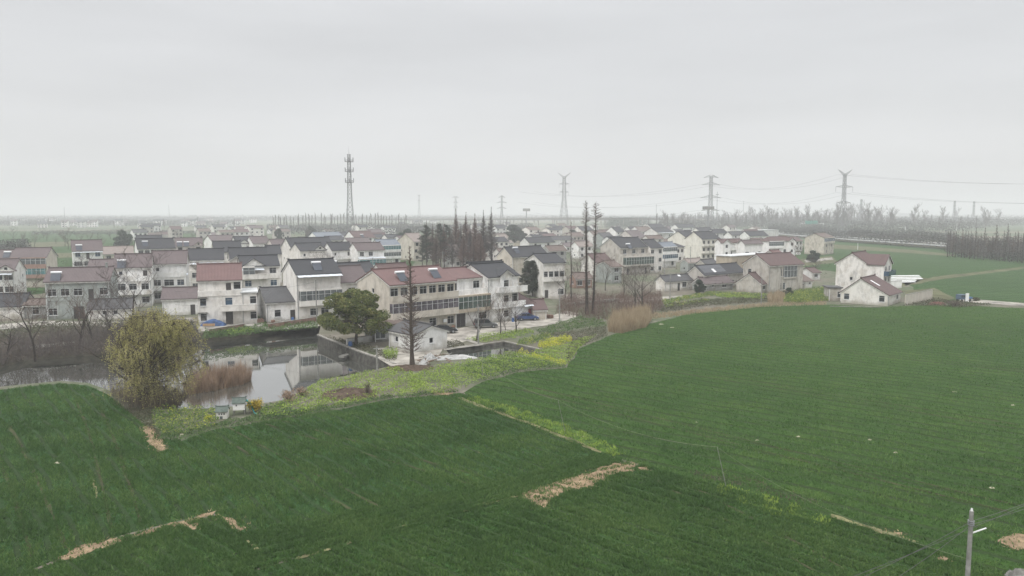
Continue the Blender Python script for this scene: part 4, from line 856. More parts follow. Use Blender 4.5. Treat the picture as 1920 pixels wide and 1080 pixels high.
def seg_mesh(name, segs, m, rs=1, rmin=0):
    b = MB()
    for p, q, a, c, n in segs: b.tube(p, q, max(a * rs, rmin), max(c * rs, rmin * .8), n)
    return b.mesh(name, m)
def leaf_quads(cent, size, upb=.3, sizev=.4):
    n = len(cent); a = RNG.normal(size=(n, 3)); a[:, 2] *= .6; a /= np.linalg.norm(a, axis=1)[:, None]; b = RNG.normal(size=(n, 3)); b -= (a * b).sum(1)[:, None] * a; b /= np.linalg.norm(b, axis=1)[:, None]
    s = size * RNG.uniform(1 - sizev, 1 + sizev, (n, 1)); a = a * s; b = b * s * .6
    return np.stack([cent - a, cent - b, cent + a, cent + b], 1).reshape(-1, 3)
def crown_points(clumps, per, rad, flat_=.7):
    out = []
    for c, s in clumps:
        k = int(per * s); d = RNG.normal(size=(k, 3)); d /= np.linalg.norm(d, axis=1)[:, None]; rr_ = rad * s * RNG.uniform(.35, 1, (k, 1)) ** .5; p = d * rr_; p[:, 2] *= flat_; out.append(p + np.array(c))
    return np.concatenate(out)
def put_tree(name, label, cat, group, loc, tm, cm, rz=0, sc=1, trunkname='trunk', crownname='crown', scz=None):
    rt = root(name, loc, rz); rt.scale = (sc, sc, scz or sc); tag(rt, label, cat, group); link(trunkname, tm, rt)
    if cm: link(crownname, cm, rt)
    return rt
# tall dawn redwoods: straight bare trunk with short rising side branches
def redwood(seed, h, r0, blen, prof, nbr=150, sub=3, low=.06, m1='barkd', m2='twig', thin=.018):
    r = random.Random(seed); tr, tw = [], []; n = 10; p = Vector((0, 0, 0)); lean = Vector((r.uniform(-.004, .004), r.uniform(-.004, .004), 0)); pts = [p]
    for i in range(n):
        q = Vector((r.uniform(-.06, .06), r.uniform(-.06, .06), h * (i + 1) / n)) + lean * h * (i + 1) * .5; f = i / n; tr.append((pts[-1], q, r0 * (1 - f) ** .8 * (1.35 if i == 0 else 1) + .02, r0 * max(0, 1 - f - 1 / n) ** .8 + .02, 7)); pts.append(q)
    for k in range(nbr):
        f = low + (1 - low) * (k + r.random()) / nbr; x = min(n - .001, f * n); i = int(x); b = pts[i].lerp(pts[i + 1], x - i); a = r.uniform(0, 6.283); L = blen * prof(f) * r.uniform(.55, 1.15)
        d = Vector((math.cos(a), math.sin(a), r.uniform(.15, .7))).normalized(); e = b + d * L; tw.append((b, e, thin * 1.7, thin * .8, 3))
        for s_ in range(sub):
            c = b.lerp(e, r.uniform(.25, 1)); dd = (d + Vector((r.uniform(-1, 1), r.uniform(-1, 1), r.uniform(0, .8))) * .8).normalized(); e2 = c + dd * L * r.uniform(.25, .5); tw.append((c, e2, thin, thin * .5, 3))
    return seg_mesh('redwood_trunk', tr, M[m1]), seg_mesh('redwood_crown', tw, M[m2])
t1 = redwood(1, 24.5, .34, 1.25, lambda f: .35 + (1 - f) * .3 + (.75 if f > .8 else 0) * (1 - f) * 4, 330, 3, .10, thin=.03)
put_tree('dawn_redwood', 'tallest bare redwood, left one of the twin dark trunks beyond the lane', 'tree', 'twin tall bare trees', P(1100, 590), *t1)
t2 = redwood(2, 24.2, .26, 1.35, lambda f: .4 + (1.5 * (1 - f) * 4 if f > .84 else .1), 300, 3, .10, thin=.028)
put_tree('dawn_redwood', 'tall bare redwood, right and thinner one of the twin dark trunks', 'tree', 'twin tall bare trees', P(1112, 588), *t2)
t3 = redwood(3, 17.3, .30, 2.5, lambda f: max(.12, 1.05 - f * 1.0) if f > .12 else .7, 230, 5, .10, 'bark', 'twig', thin=.026)
o = put_tree('dawn_redwood', 'bare conical redwood beside the whitewashed shed and rubble heap', 'tree', None, P(773, 685), *t3)
t4 = redwood(4, 21, .16, .8, lambda f: .5, 160, 2, .2, thin=.022)
put_tree('dawn_redwood', 'very slim bare tree left of the twin tall trunks', 'tree', None, P(1071, 568), *t4, sc=.95)
# the bare grove behind the long terrace
gr_ = [redwood(10 + i, 20, .24, 3.2, (lambda f: max(.06, 1.15 - 1.6 * abs(f - .28) ** .85) * (1 if f > .22 else .5)), 420, 7, .12, 'barkd', ['twig', 'twigr', 'twigg'][i % 3], thin=.042) for i in range(3)]
rg = random.Random(21)
GROVE = [(800, 492, 413, 0), (812, 500, 420, 0), (822, 494, 418, 0), (833, 502, 420, 1), (843, 496, 421, 0), (855, 500, 391, 1), (864, 503, 420, 2), (874, 497, 398, 1), (882, 503, 424, 2), (891, 500, 400, 1), (898, 504, 428, 1), (907, 500, 394, 2), (921, 500, 388, 2),
         (848, 506, 430, 2), (869, 508, 432, 1), (818, 508, 432, 0), (888, 508, 436, 1), (902, 508, 432, 1), (830, 490, 430, 2), (860, 490, 424, 1), (880, 490, 426, 1)]
for i, (x, yb, yt, k) in enumerate(GROVE):
    g = P(x, yb); ht = CH + (400 - yt) * g.y / FP; s = ht / 20
    thin = x in (907, 921, 855)
    lb = {855: 'tall bare redwood with a bird nest height gap, first tall top of the grove', 874: 'tall pointed bare redwood, second tall top of the grove', 891: 'slim bare redwood between two taller tops of the grove', 907: 'very tall slim redwood in the right part of the grove', 921: 'rightmost very tall slim redwood of the grove'}.get(x, 'bare redwood standing in the grove behind the long red-roofed terrace')
    lb = lb.replace(' with a bird nest height gap', '')
    o = put_tree('dawn_redwood', lb, 'tree', 'bare redwoods of the grove', g, *gr_[k], rz=rg.uniform(0, 6), sc=s * (.8 if thin else 1.05), scz=s)
# dark cedars at the left end of the grove
def cedar(seed, h, rad):
    r = random.Random(seed); tr = [(Vector((0, 0, 0)), Vector((0, 0, h)), .22, .04, 6)]; pts = []
    for k in range(34):
        z = h * (.3 + .68 * (k + r.random()) / 34); a = r.uniform(0, 6.283); L = rad * (1.15 - .85 * z / h) * r.uniform(.6, 1.3); e_ = Vector((math.cos(a) * L, math.sin(a) * L, z + L * .25)); tr.append((Vector((0, 0, z)), e_, .05, .02, 3))
        m = int(130 * L / rad) + 20; t_ = np.array([r.uniform(.2, 1.05) for _ in range(m)])[:, None]; p = np.array([0, 0, z]) * (1 - t_) + np.array(e_) * t_; pts.append(p + RNG.normal(size=(m, 3)) * [.38, .38, .16])
    return seg_mesh('cedar_trunk', tr, M['barkd']), np_mesh('cedar_crown', leaf_quads(np.concatenate(pts), .17), 4, M['evergreen'])
cds = [cedar(3, 15, 3.4), cedar(9, 15, 4.0)]
for lb, x, yb, yt, k in [('dark dense cedar at the left end of the bare grove', 800, 500, 421, 0), ('dark wide-topped cedar second in the grove', 826, 502, 419, 1), ('dark cedar behind the second one in the grove', 838, 496, 420, 0), ('low dark cedar at the foot of the grove on the left', 792, 506, 455, 1)]:
    g = P(x, yb); ht = CH + (400 - yt) * g.y / FP; put_tree('cedar_tree', lb, 'tree', None, g, *cds[k], rz=x, sc=ht / 15)
# camphor tree by the pond
def leafy(seed, h, rad, ch, mleaf, clumps=46, per=340, crad=1.25, size=.14, base=.35, r0=.28):
    r = random.Random(seed); tr, tw, tips = tree_segs(seed, h * .72, .85, r0, 3, .35, (7, 5, 3), .22, .14, 0, (.7, .5, .5))
    cl = []
    for i in range(clumps):
        a = r.uniform(0, 6.283); zf = r.uniform(0, 1); pr = math.sin(math.pi * min(1, .18 + zf * .78)) ** .6; q = r.uniform(.35, 1) ** .6
        bump_ = 1 + .26 * math.sin(3 * a + seed) + .2 * math.sin(5 * a + zf * 9)
        cl.append(((math.cos(a) * rad * pr * q * bump_ * .85, math.sin(a) * rad * pr * q * bump_ * .85, h - ch + ch * (zf * .86 + .04)), r.uniform(.6, 1.25)))
    for c, s in cl: tw.append((Vector((0, 0, h - ch * .75)), Vector(c), .05, .02, 3))
    return seg_mesh('leafy_trunk', tr + tw, M['bark']), np_mesh('leafy_crown', leaf_quads(crown_points(cl, per, crad), size), 4, mleaf)
tm, cm = leafy(5, 9.4, 6.4, 7.3, M['camphor'], 84, 400, 1.2, .15)
put_tree('camphor_tree', 'broad rounded evergreen camphor tree with yellowish top beside the pond wall', 'tree', None, P(668, 646), tm, cm, 0.6)
bm_ = MB(); bm_.tube((0, 0, .2), (-1.8, -.2, 2.6), .2, .12, 6); bm_.tube((0, 0, .2), (1.5, .3, 2.8), .2, .12, 6)
# dark evergreen beside the cream house
tm, cm = leafy(8, 10.2, 3.5, 9.4, M['evergreen'], 70, 330, 1.05, .13, r0=.2)
put_tree('evergreen_tree', 'dark dense evergreen tree in front of the cream two-storey house', 'tree', None, P(999, 556), tm, cm)
# yellow-green willow: lobes of hanging twigs, leafy above and nearly bare below
r = random.Random(31); trk, twg, tips = tree_segs(31, 8.6, .95, .34, 4, .3, (9, 6, 5), .14, .2, .0, (.72, .6, .55)); strands = []; lf = []
lobes = []
for i in range(92):
    a = r.uniform(0, 6.283); zf = (i + r.random()) / 92; rad = 4.7 * math.sin(math.pi * (.16 + .66 * (1 - zf))) ** .8 * r.uniform(.02, 1) ** .5 * (1 + .15 * math.sin(3 * a + 1)); lobes.append(Vector((math.cos(a) * rad + 1.2, math.sin(a) * rad * .9, 1.7 + zf * 8.9)))
for c in lobes:
    twg.append((Vector((c.x * .25, c.y * .25, 1.6 + c.z * .35)), c, .06, .02, 3))
    for k in range(27):
        q = c + Vector((r.gauss(0, .62), r.gauss(0, .62), r.gauss(0, .5))); L = r.uniform(.6, 1.7); 
        if q.z - L < .1: L = max(.2, q.z - .2)
        e_ = q + Vector((q.x * .06 + r.gauss(0, .15), q.y * .06 + r.gauss(0, .15), -L)); strands.append((q, e_, .016, .008, 3)); twg.append((c, q, .02, .012, 3))
        nl = int(2 + 17 * min(1, max(0, (q.z - 1.5) / 6)) * r.uniform(.6, 1.2))
        for _ in range(nl): lf.append(tuple(q.lerp(e_, r.random()) + Vector((r.gauss(0, .1), r.gauss(0, .1), r.gauss(0, .05)))))
wm = np_mesh('willow_leaves', leaf_quads(np.array(lf), .078), 4, M['willow'])
rt = put_tree('willow_tree', 'large round yellow-green willow leaning over the pond edge', 'tree', None, P(272, 762), seg_mesh('willow_trunk', trk + twg, M['bark'], 1, .012), wm)
link('hanging_twigs', seg_mesh('willow_strands', strands, M['twigy']), rt)
# bare broadleaf trees
bare = []
for i, (h, sp_, nb) in enumerate([(9, .8, (7, 5, 4, 4)), (8, 1.0, (6, 6, 4, 4)), (7, .7, (9, 5, 4, 3)), (6, .9, (8, 6, 5, 3))]):
    a, b, _ = tree_segs(50 + i, h, sp_, .17, 5 if i < 2 else 4, .4, nb + (3,), .22, .17, 0, (.7, .6, .55, .5, .5)); bare.append((seg_mesh('bare_trunk', a, M['barkd']), seg_mesh('bare_crown', b, M['twigg' if i % 2 else 'twig'], 1, .014)))
for lb, x, y, k, rz, s in [('dark bare tree with forked branches at the far left pond bank', 66, 678, 0, .3, 1.15), ('bare tree at the left bank in front of the grey house', 148, 655, 2, 1.3, 1.15), ('bare tree with long arching limbs left of the willow', 248, 650, 1, 2.1, 1.45), ('small bare tree with upright twigs behind the left hedge', 175, 642, 2, 4.0, 1.0), ('bare twiggy tree at the left picture edge by the pond', 12, 676, 3, 5, .95),
                           ('bare tree hiding the low patched hut', 212, 632, 3, 2.5, 1.1), ('bare street tree in front of the green glass balcony', 893, 640, 2, 0.2, .95), ('bare street tree before the peeling white end house', 938, 628, 2, 1.8, .85), ('bare young tree beside the silver car', 968, 622, 3, 3.3, .85), ('reddish bare sapling in front of the white end house', 948, 620, 3, .9, .45), ('bare shrubby tree behind the reed stand', 1205, 585, 3, .4, 1.35), ('bare bush-like tree left of the low whitewashed cottage', 1190, 580, 1, 2.2, 1.0), ('bare tree left of the twin tall trunks', 1060, 560, 1, 1.2, .9),
                           ('bare tree between the twin trunks and the weathered house', 1135, 545, 0, 3.3, .9), ('small bare tree behind the twin trunks', 1085, 530, 1, 4.4, 1.0), ('bare tree in front of the weathered green-balcony house', 1170, 560, 2, 5, .9)]:
    put_tree('bare_tree', lb, 'tree', None, P(x, y), *bare[k], rz=rz, sc=s)
# rounded far evergreens and the wooded mound
def round_tree(seed, h, rad): return leafy(seed, h, rad, h * .93, M['evergreen2'], 40, 150, rad * .28, .32, r0=.2)
rts = [round_tree(70 + i, 8, 4) for i in range(2)]
for lb, x, yb, w_, ht in [('round dark evergreen tree near the right end of the village', 1524, 492, 26, 5.5), ('large dark round tree behind the yellow-walled house', 965, 455, 46, 14), ('dark round tree right of the large round one', 990, 448, 30, 11), ('dark round tree left of the twin trunks', 1075, 452, 22, 9), ('dark round tree right behind the twin trunks', 1105, 456, 34, 10), ('dark bushy tree behind the dark roofs on the left', 523, 455, 18, 11), ('dark bushy tree behind the blue-grey sheet roof', 582, 447, 20, 11),
                          ('tall leafy tree far left behind the mauve roofs', 230, 468, 34, 12), ('dark shrub against the large stone house', 1480, 556, 20, 2.5), ('dark shrub between the low cottage and the grey shed', 1312, 550, 24, 4), ('dark shrub beside the cream cottage gable', 471, 597, 16, 4), ('round grey-green tree behind the bare grove', 765, 462, 34, 12)]:
    g = P(x, yb); s = w_ * g.y / FP / 8.6; o = put_tree('evergreen_tree', lb, 'tree', None, g, *rts[len(lb) % 2], rz=len(lb), sc=s, scz=ht / 8)
for i in range(22):
    x = 8 + i * 13 + (i * 37) % 11; put_tree('bare_tree', 'bare tree in the hazy green fields behind the far left roofs', 'tree', 'bare trees behind the far left roofs', P(x, 446 + (i * 29) % 24), *bare[i % 4], rz=i, sc=.75 + (i * 13 % 7) * .06)
# distant rows and woods: each tree its own object
pop = []
for i in range(3):
    a, b, _ = tree_segs(90 + i, 22, .34, .2, 3, 1.0, (44, 9, 3), .10, .05, 0, (.22, .55, .5)); pop.append((seg_mesh('poplar_trunk', [(p_, q_, a_ * .9, c_ * .7, n_) for p_, q_, a_, c_, n_ in a], M['barkd'], 1, .05), seg_mesh('poplar_crown', b, M['twigg'], 1, .055)))
wood = []
for i in range(3):
    a, b, _ = tree_segs(190 + i, 24, .75, .22, 4, .75, (13, 7, 5, 3), .16, .10, 0, (.45, .5, .5)); wood.append((seg_mesh('wood_trunk', a, M['twigg'], .8, .05), seg_mesh('wood_crown', b, M['twigg'], 1, .07)))
rp = random.Random(77)
for i in range(46):
    x = 512 + i * 5.6 + rp.uniform(-2, 2); yb = rp.uniform(430, 434); g = P(x, yb); s = rp.uniform(.78, 1.05)
    if 592 < x < 600 or 640 < x < 645: continue
    put_tree('poplar_tree', 'slender bare poplar in the far row left and right of the telecom mast', 'tree', 'far row of bare poplars', g, *pop[i % 3], rz=rp.uniform(0, 6), sc=s * .85, scz=s)
for i in range(150):
    x = 1235 + (i * 3.3 if i < 135 else 440 + (i - 135) * 14) + rp.uniform(-5, 5); yb = rp.uniform(419, 432); g = P(x, yb); ht = (CH + (400 - rp.choice([rp.uniform(394, 403), rp.uniform(400, 411)]) - (6 if x < 1400 else 0) + (5 if 1560 < x < 1640 else 0)) * g.y / FP); s = ht / 21
    put_tree('poplar_tree', 'hazy bare tree in the wood beyond the village, right of centre', 'tree', 'bare wood beyond the village', g, *(pop[i % 3] if i % 5 < 2 else wood[i % 3]), rz=rp.uniform(0, 6), sc=s * (1.2 if i % 5 < 2 else 1.0), scz=s)
for i in range(26):
    x = rp.uniform(0, 1250); yb = rp.uniform(418, 432); g = P(x, yb); s = rp.uniform(.5, .8)
    put_tree('poplar_tree', 'single bare tree scattered over the far hazy fields', 'tree', 'scattered far trees', g, *pop[i % 3], rz=rp.uniform(0, 6), sc=s * 1.3, scz=s)
rw = [redwood(130 + i, 15, .2, 2.6, lambda f: max(.15, 1.25 - 1.2 * f), 130, 3, .15, 'barkd', ['twigg', 'twig'][i % 2], thin=.05) for i in range(3)]
for i in range(64):
    x = 1776 + (i % 32) * 5.2 + rp.uniform(-2, 2); yb = (470 if i < 32 else 481) + (x - 1776) * .075 + rp.uniform(-2, 2); g = P(x, yb); s = rp.uniform(.55, 1.0) * (1.25 if i % 7 == 0 else .95); x += rp.uniform(-4, 4)
    put_tree('dawn_redwood', 'bare conical tree in the plantation along the right edge of the far field', 'tree', 'right plantation trees', g, *rw[i % 3], rz=rp.uniform(0, 6), sc=s, scz=s)
# ---------------------------------------------------------------- ground cover, reeds, hedges (uncountable stuff)
def in_poly(L, n, rnd):
    L = np.array([(p[0], p[1]) for p in L]); a, b = L.min(0), L.max(0); out = np.zeros((0, 2))
    while len(out) < n:
        q = rnd.uniform(a, b, (max(400, n * 2), 2)); c = np.zeros(len(q), bool); j = len(L) - 1
        for i in range(len(L)):
            yi, yj = L[i, 1], L[j, 1]; cond = (yi > q[:, 1]) != (yj > q[:, 1])
            with np.errstate(divide='ignore', invalid='ignore'): xx = (L[j, 0] - L[i, 0]) * (q[:, 1] - yi) / (yj - yi) + L[i, 0]
            c ^= cond & (q[:, 0] < xx); j = i
        out = np.concatenate([out, q[c]])
    return out[:n]
def area(L): return abs(sum(L[i][0] * L[(i + 1) % len(L)][1] - L[(i + 1) % len(L)][0] * L[i][1] for i in range(len(L)))) / 2
def lump(xy, s, seed):
    # smooth 0..1 field used to make tall and short, thick and thin places
    r = np.random.default_rng(seed); v = np.zeros(len(xy))
    for k in range(5):
        a = r.uniform(0, 6.28); f = r.uniform(.6, 1.8) / s; v += np.sin((xy[:, 0] * np.cos(a) + xy[:, 1] * np.sin(a)) * f * 6.28 + r.uniform(0, 6.28))
    return np.clip(v / 5 + .5, 0, 1)
def blades(xy, h, w_, lean=.35, hv=.4, lum=None, z0=0.0):
    n = len(xy); a = RNG.uniform(0, 6.283, n); d = np.stack([np.cos(a), np.sin(a), np.zeros(n)], 1); hh = h * RNG.uniform(1 - hv, 1 + hv, n) * (1 if lum is None else (.35 + .9 * lum)); c = np.concatenate([xy, np.full((n, 1), z0)], 1)
    le = RNG.normal(size=(n, 2)) * lean * hh[:, None]; top = c + np.concatenate([le, hh[:, None]], 1); ww = w_ * RNG.uniform(.6, 1.4, (n, 1))
    return np.stack([c - d * ww, c + d * ww, top], 1).reshape(-1, 3)
def cover(name, loop_px, m, dens, h, w_, label, cat, clump=2.5, leafs=0, lsize=.1, lean=.35, z0=0, cap=60000, seed=1, zpx=0, rows=None):
    L = px(loop_px, zpx); n = int(min(cap, area(L) * dens)); xy = in_poly(L, n, RNG); lu = lump(xy, clump, seed); keep = RNG.uniform(0, 1, n) < .3 + .9 * lu; xy, lu = xy[keep], lu[keep]
    if rows:
        (q0, q1, per, fr0) = rows; dd = (P(*q1) - P(*q0)).to_2d().normalized(); ac = -xy[:, 0] * dd.y + xy[:, 1] * dd.x; kk = ((ac / per) % 1) > fr0; xy, lu = xy[kk], lu[kk] * .4 + .6
    if leafs:
        z = RNG.uniform(.05, 1, len(xy)) ** .7 * h * (.3 + .9 * lu) + z0; me = np_mesh(name, leaf_quads(np.concatenate([xy, z[:, None]], 1), lsize), 4, m)
    else: me = np_mesh(name, blades(xy, h, w_, lean, .4, lu, z0), 3, m)
    o = link(name, me); tag(o, label, cat, None, 'stuff'); return o
V = cover
V('pond_reeds', [(345, 732), (372, 714), (420, 706), (462, 704), (472, 712), (455, 722), (400, 733), (350, 742)], M['reedbrown'], 170, 1.95, .03, 'orange-brown dry reeds growing in the pond right of the willow', 'reeds', 3, lean=.16, z0=-1.7, zpx=-1.6)
V('willow_brush', [(205, 735), (245, 728), (300, 735), (355, 735), (330, 762), (285, 768), (250, 772), (222, 760)], M['brush'], 110, 1.5, .022, 'dull brown brush around the foot of the willow', 'brush', 2, lean=.4, z0=-.6)
V('field_edge_reeds', [(1140, 622), (1150, 600), (1215, 590), (1222, 600), (1212, 614), (1165, 626)], M['reedtan'], 110, 2.2, .03, 'pale tan reed stand at the corner of the big wheat field', 'reeds', 2, lean=.16)
V('lane_reeds', [(1215, 600), (1225, 588), (1300, 582), (1380, 574), (1470, 566), (1550, 566), (1550, 572), (1430, 576), (1310, 588)], M['reedtan'], 28, .5, .04, 'low dry grass along the far edge of the big wheat field', 'dry grass', 3, lean=.4, seed=2)
V('garden_reeds', [(1440, 568), (1440, 556), (1470, 552), (1472, 566)], M['reedtan'], 70, 1.3, .035, 'pale reeds in front of the small stone cottage', 'reeds', 2, lean=.2)
V('brown_thicket', [(1040, 590), (1050, 560), (1150, 556), (1240, 552), (1245, 580), (1215, 595), (1150, 604), (1080, 596)], M['brush'], 8, 1.5, .04, 'brown bare thicket around the twin tall trunks', 'thicket', 5, leafs=1, lsize=.13, seed=3)
V('thicket_twigs', [(1040, 590), (1050, 560), (1150, 556), (1240, 552), (1245, 580), (1215, 595), (1150, 604), (1080, 596)], M['twigr'], 7, 2.4, .026, 'bare upright twigs rising from the brown thicket', 'twigs', 5, lean=.3, seed=3)
V('left_bank_thicket', [(-60, 682), (0, 640), (90, 622), (200, 618), (330, 612), (372, 622), (372, 640), (300, 652), (210, 664), (100, 668), (0, 685)], M['brush'], 22, 1.1, .04, 'grey-brown undergrowth along the left pond bank', 'undergrowth', 4, leafs=1, lsize=.12, seed=4)
V('left_bank_greens', [(-60, 640), (60, 612), (230, 606), (360, 606), (370, 622), (200, 618), (60, 630), (-60, 660)], M['brushg'], 22, 1.0, .04, 'dull green weeds between the huts and the left bank', 'weeds', 4, leafs=1, lsize=.14, seed=5)
V('left_bank_twigs', [(-60, 684), (0, 650), (90, 636), (200, 622), (350, 615), (372, 640), (300, 652), (210, 664), (100, 668), (0, 685)], M['twigg'], 13, 2.5, .024, 'bare upright twigs along the left pond bank', 'twigs', 4, lean=.3, seed=6)
V('far_bank_weeds', [(378, 638), (385, 622), (480, 614), (595, 606), (597, 616), (506, 624), (440, 632)], M['veg'], 45, .7, .04, 'green weeds on the pond bank below the cream houses', 'weeds', 3, leafs=1, lsize=.11, seed=7)
V('bank_lettuce', [(420, 620), (470, 615), (478, 622), (430, 628)], M['lime'], 60, .4, .04, 'bright green salad patch on the pond bank', 'vegetables', 2, leafs=1, lsize=.1)
V('yard_grass', [(462, 596), (480, 590), (500, 604), (498, 612), (478, 610)], M['veg'], 70, .25, .04, 'small lawn between the cream house and the cottage', 'grass', 2)
BK = [(560, 742), (600, 716), (650, 708), (700, 697), (742, 690), (790, 708), (800, 728), (742, 744), (640, 762), (560, 778), (500, 786), (480, 770), (520, 758)]
V('near_bank_greens', BK, M['lime'], 55, .42, .04, 'bright lime green plants covering the near pond bank', 'ground cover', 3, leafs=1, lsize=.09, seed=8, rows=((560, 770), (720, 705), 3.2, .15))
V('near_bank_weeds', [(470, 782), (480, 766), (530, 758), (560, 775), (620, 768), (620, 774), (500, 790)], M['veg'], 60, .4, .04, 'grey-green weeds right of the miniature houses', 'weeds', 2, leafs=1, lsize=.09, seed=9)
V('rape_patch', [(286, 800), (284, 778), (300, 770), (400, 768), (412, 790), (404, 802), (345, 818), (305, 818)], M['rape'], 75, .8, .04, 'budding rapeseed patch left of the miniature houses', 'rapeseed', 2, leafs=1, lsize=.085, seed=10)
V('bank_fill', [(286, 824), (300, 800), (345, 812), (410, 794), (500, 778), (560, 770), (640, 758), (735, 742), (835, 733), (862, 736), (735, 748), (640, 766), (500, 790), (400, 806), (345, 826), (300, 826)], M['veg'], 120, .35, .04, 'short mixed weeds between the pond plants and the left wheat field', 'weeds', 2, leafs=1, lsize=.08, seed=31)
V('shed_side_weeds', [(1000, 628), (1075, 622), (1135, 612), (1140, 630), (1085, 652), (1065, 684), (1060, 660), (1074, 640), (1060, 634)], M['brushg'], 45, .4, .04, 'olive weeds between the yellow beds and the big wheat field', 'weeds', 2, leafs=1, lsize=.09, seed=32)
V('path_lime_grass', [(878, 738), (1000, 775), (1100, 812), (1178, 850), (1150, 856), (1000, 796), (876, 750)], M['lime'], 55, .2, .05, 'bright lime grass growing along the field path', 'grass', 3, seed=34)
V('field_lime_grass', [(1330, 905), (1400, 918), (1490, 945), (1560, 978), (1552, 990), (1470, 975), (1390, 945), (1320, 915)], M['lime'], 60, .2, .05, 'yellow-green grass streak at the edge of the nearest wheat field', 'grass', 3, seed=35)
V('field_dry_grass', [(1290, 880), (1400, 895), (1510, 930), (1540, 945), (1500, 945), (1400, 915), (1300, 893)], M['brush'], 40, .16, .045, 'thin brownish grass streak beside the yellow-green one', 'dry grass', 3, seed=36)
V('yellow_bed_ground', [(985, 668), (1012, 655), (1050, 650), (1075, 640), (1120, 628), (1085, 655), (1066, 684)], M['lime'], 60, .4, .04, 'light green plants between the two yellow flower beds', 'vegetables', 3, leafs=1, lsize=.09, seed=37)
V('willow_side_weeds', [(225, 765), (250, 768), (285, 768), (290, 800), (303, 826), (275, 802), (240, 774)], M['brushg'], 110, .45, .04, 'olive weeds between the willow foot and the corner of the left field', 'weeds', 2, leafs=1, lsize=.08, seed=33)
V('garden_rape', [(745, 744), (770, 712), (800, 694), (860, 684), (960, 664), (985, 668), (1055, 688), (960, 698), (905, 714), (868, 730), (835, 739)], M['lime'], 70, .65, .04, 'light green garden plots stepping down to the wheat', 'vegetables', 3, leafs=1, lsize=.09, seed=11, rows=((872, 680), (1025, 700), 2.4, .26))
V('garden_dark_row', [(860, 690), (960, 668), (1055, 686), (1062, 690), (960, 702), (910, 716), (880, 705)], M['veg'], 45, .6, .04, 'dark green cabbage rows at the edge of the rapeseed garden', 'vegetables', 2, leafs=1, lsize=.1, seed=12)
V('yellow_strip', [(965, 664), (975, 660), (1058, 682), (1062, 689), (1050, 688)], M['yellow'], 80, .8, .04, 'thin strip of pale yellow rape flowers beside the small pond', 'rape flowers', 2, leafs=1, lsize=.08, seed=13)
V('yellow_bed', [(1008, 652), (1012, 645), (1060, 634), (1074, 640), (1050, 650), (1020, 656)], M['yellow'], 110, .85, .04, 'bright yellow rape flower bed at the end of the gardens', 'rape flowers', 2, leafs=1, lsize=.09, seed=14)
V('yellow_bed_left', [(968, 648), (975, 640), (1020, 630), (1040, 633), (1010, 643), (985, 650)], M['rape'], 80, .75, .04, 'yellow-green rape bed left of the bright yellow one', 'rapeseed', 2, leafs=1, lsize=.09, seed=15)
V('lane_garden', [(872, 638), (900, 630), (990, 618), (1002, 626), (960, 636), (935, 641), (908, 644)], M['lime'], 60, .5, .04, 'light green garden rows beside the parked cars', 'vegetables', 2, leafs=1, lsize=.09, seed=16, rows=((872, 640), (1000, 622), 1.8, .3))
V('cabbage_bed', [(1005, 622), (1050, 604), (1090, 596), (1130, 602), (1140, 612), (1085, 618), (1030, 628)], M['veg'], 45, .5, .04, 'blue-green cabbage beds below the twin tall trunks', 'vegetables', 2.5, leafs=1, lsize=.1, seed=17)
V('small_garden', [(822, 652), (835, 641), (860, 640), (872, 648), (850, 653)], M['brushg'], 60, .4, .04, 'dark green weeds beside the lane and the shed', 'weeds', 2, leafs=1, lsize=.09, seed=18)
V('shed_bush', [(716, 668), (725, 660), (748, 664), (742, 674), (724, 674)], M['lime'], 130, 1.0, .04, 'yellow-green bush at the foot of the white shed wall', 'bush', 2, leafs=1, lsize=.09, seed=19)
V('wall_weeds', [(600, 630), (640, 640), (690, 650), (745, 672), (738, 680), (668, 654)], M['brushg'], 55, .6, .04, 'weeds growing along the pond retaining wall', 'weeds', 2, leafs=1, lsize=.1, seed=20)
for i, q in enumerate([[(1240, 564), (1330, 548), (1440, 552), (1440, 557), (1330, 556), (1245, 572)], [(1245, 572), (1330, 562), (1332, 566), (1250, 578)], [(1340, 552), (1435, 558), (1432, 562), (1345, 558)]]):
    V('garden_lime_rows', q, [M['rape'], M['rape'], M['lime']][i], 45, .45, .04, ['light green vegetable strip before the low cottages', 'yellow-green rape strip by the brown thicket', 'lime green strip in front of the grey shed'][i], 'vegetables', 3, leafs=1, lsize=.12, seed=21 + i, rows=((1240, 566), (1440, 553), 3.0, .3))
V('garden_brown', [(1235, 575), (1330, 562), (1440, 558), (1445, 567), (1330, 574), (1240, 588)], M['brushg'], 30, .6, .04, 'olive and brown weeds behind the big wheat field', 'weeds', 3, leafs=1, lsize=.12, seed=24)
V('rape_by_house', [(1468, 569), (1475, 556), (1500, 549), (1552, 544), (1553, 566), (1500, 570)], M['rape'], 70, 1.3, .04, 'tall flowering rapeseed beside the grey-white annex', 'rapeseed', 2, leafs=1, lsize=.12, seed=25)
V('house_weeds', [(1690, 574), (1745, 560), (1800, 566), (1860, 572), (1800, 578), (1740, 574)], M['brushg'], 25, .5, .04, 'dry weeds and scrap edge right of the beige wall', 'weeds', 3, leafs=1, lsize=.12, seed=26)
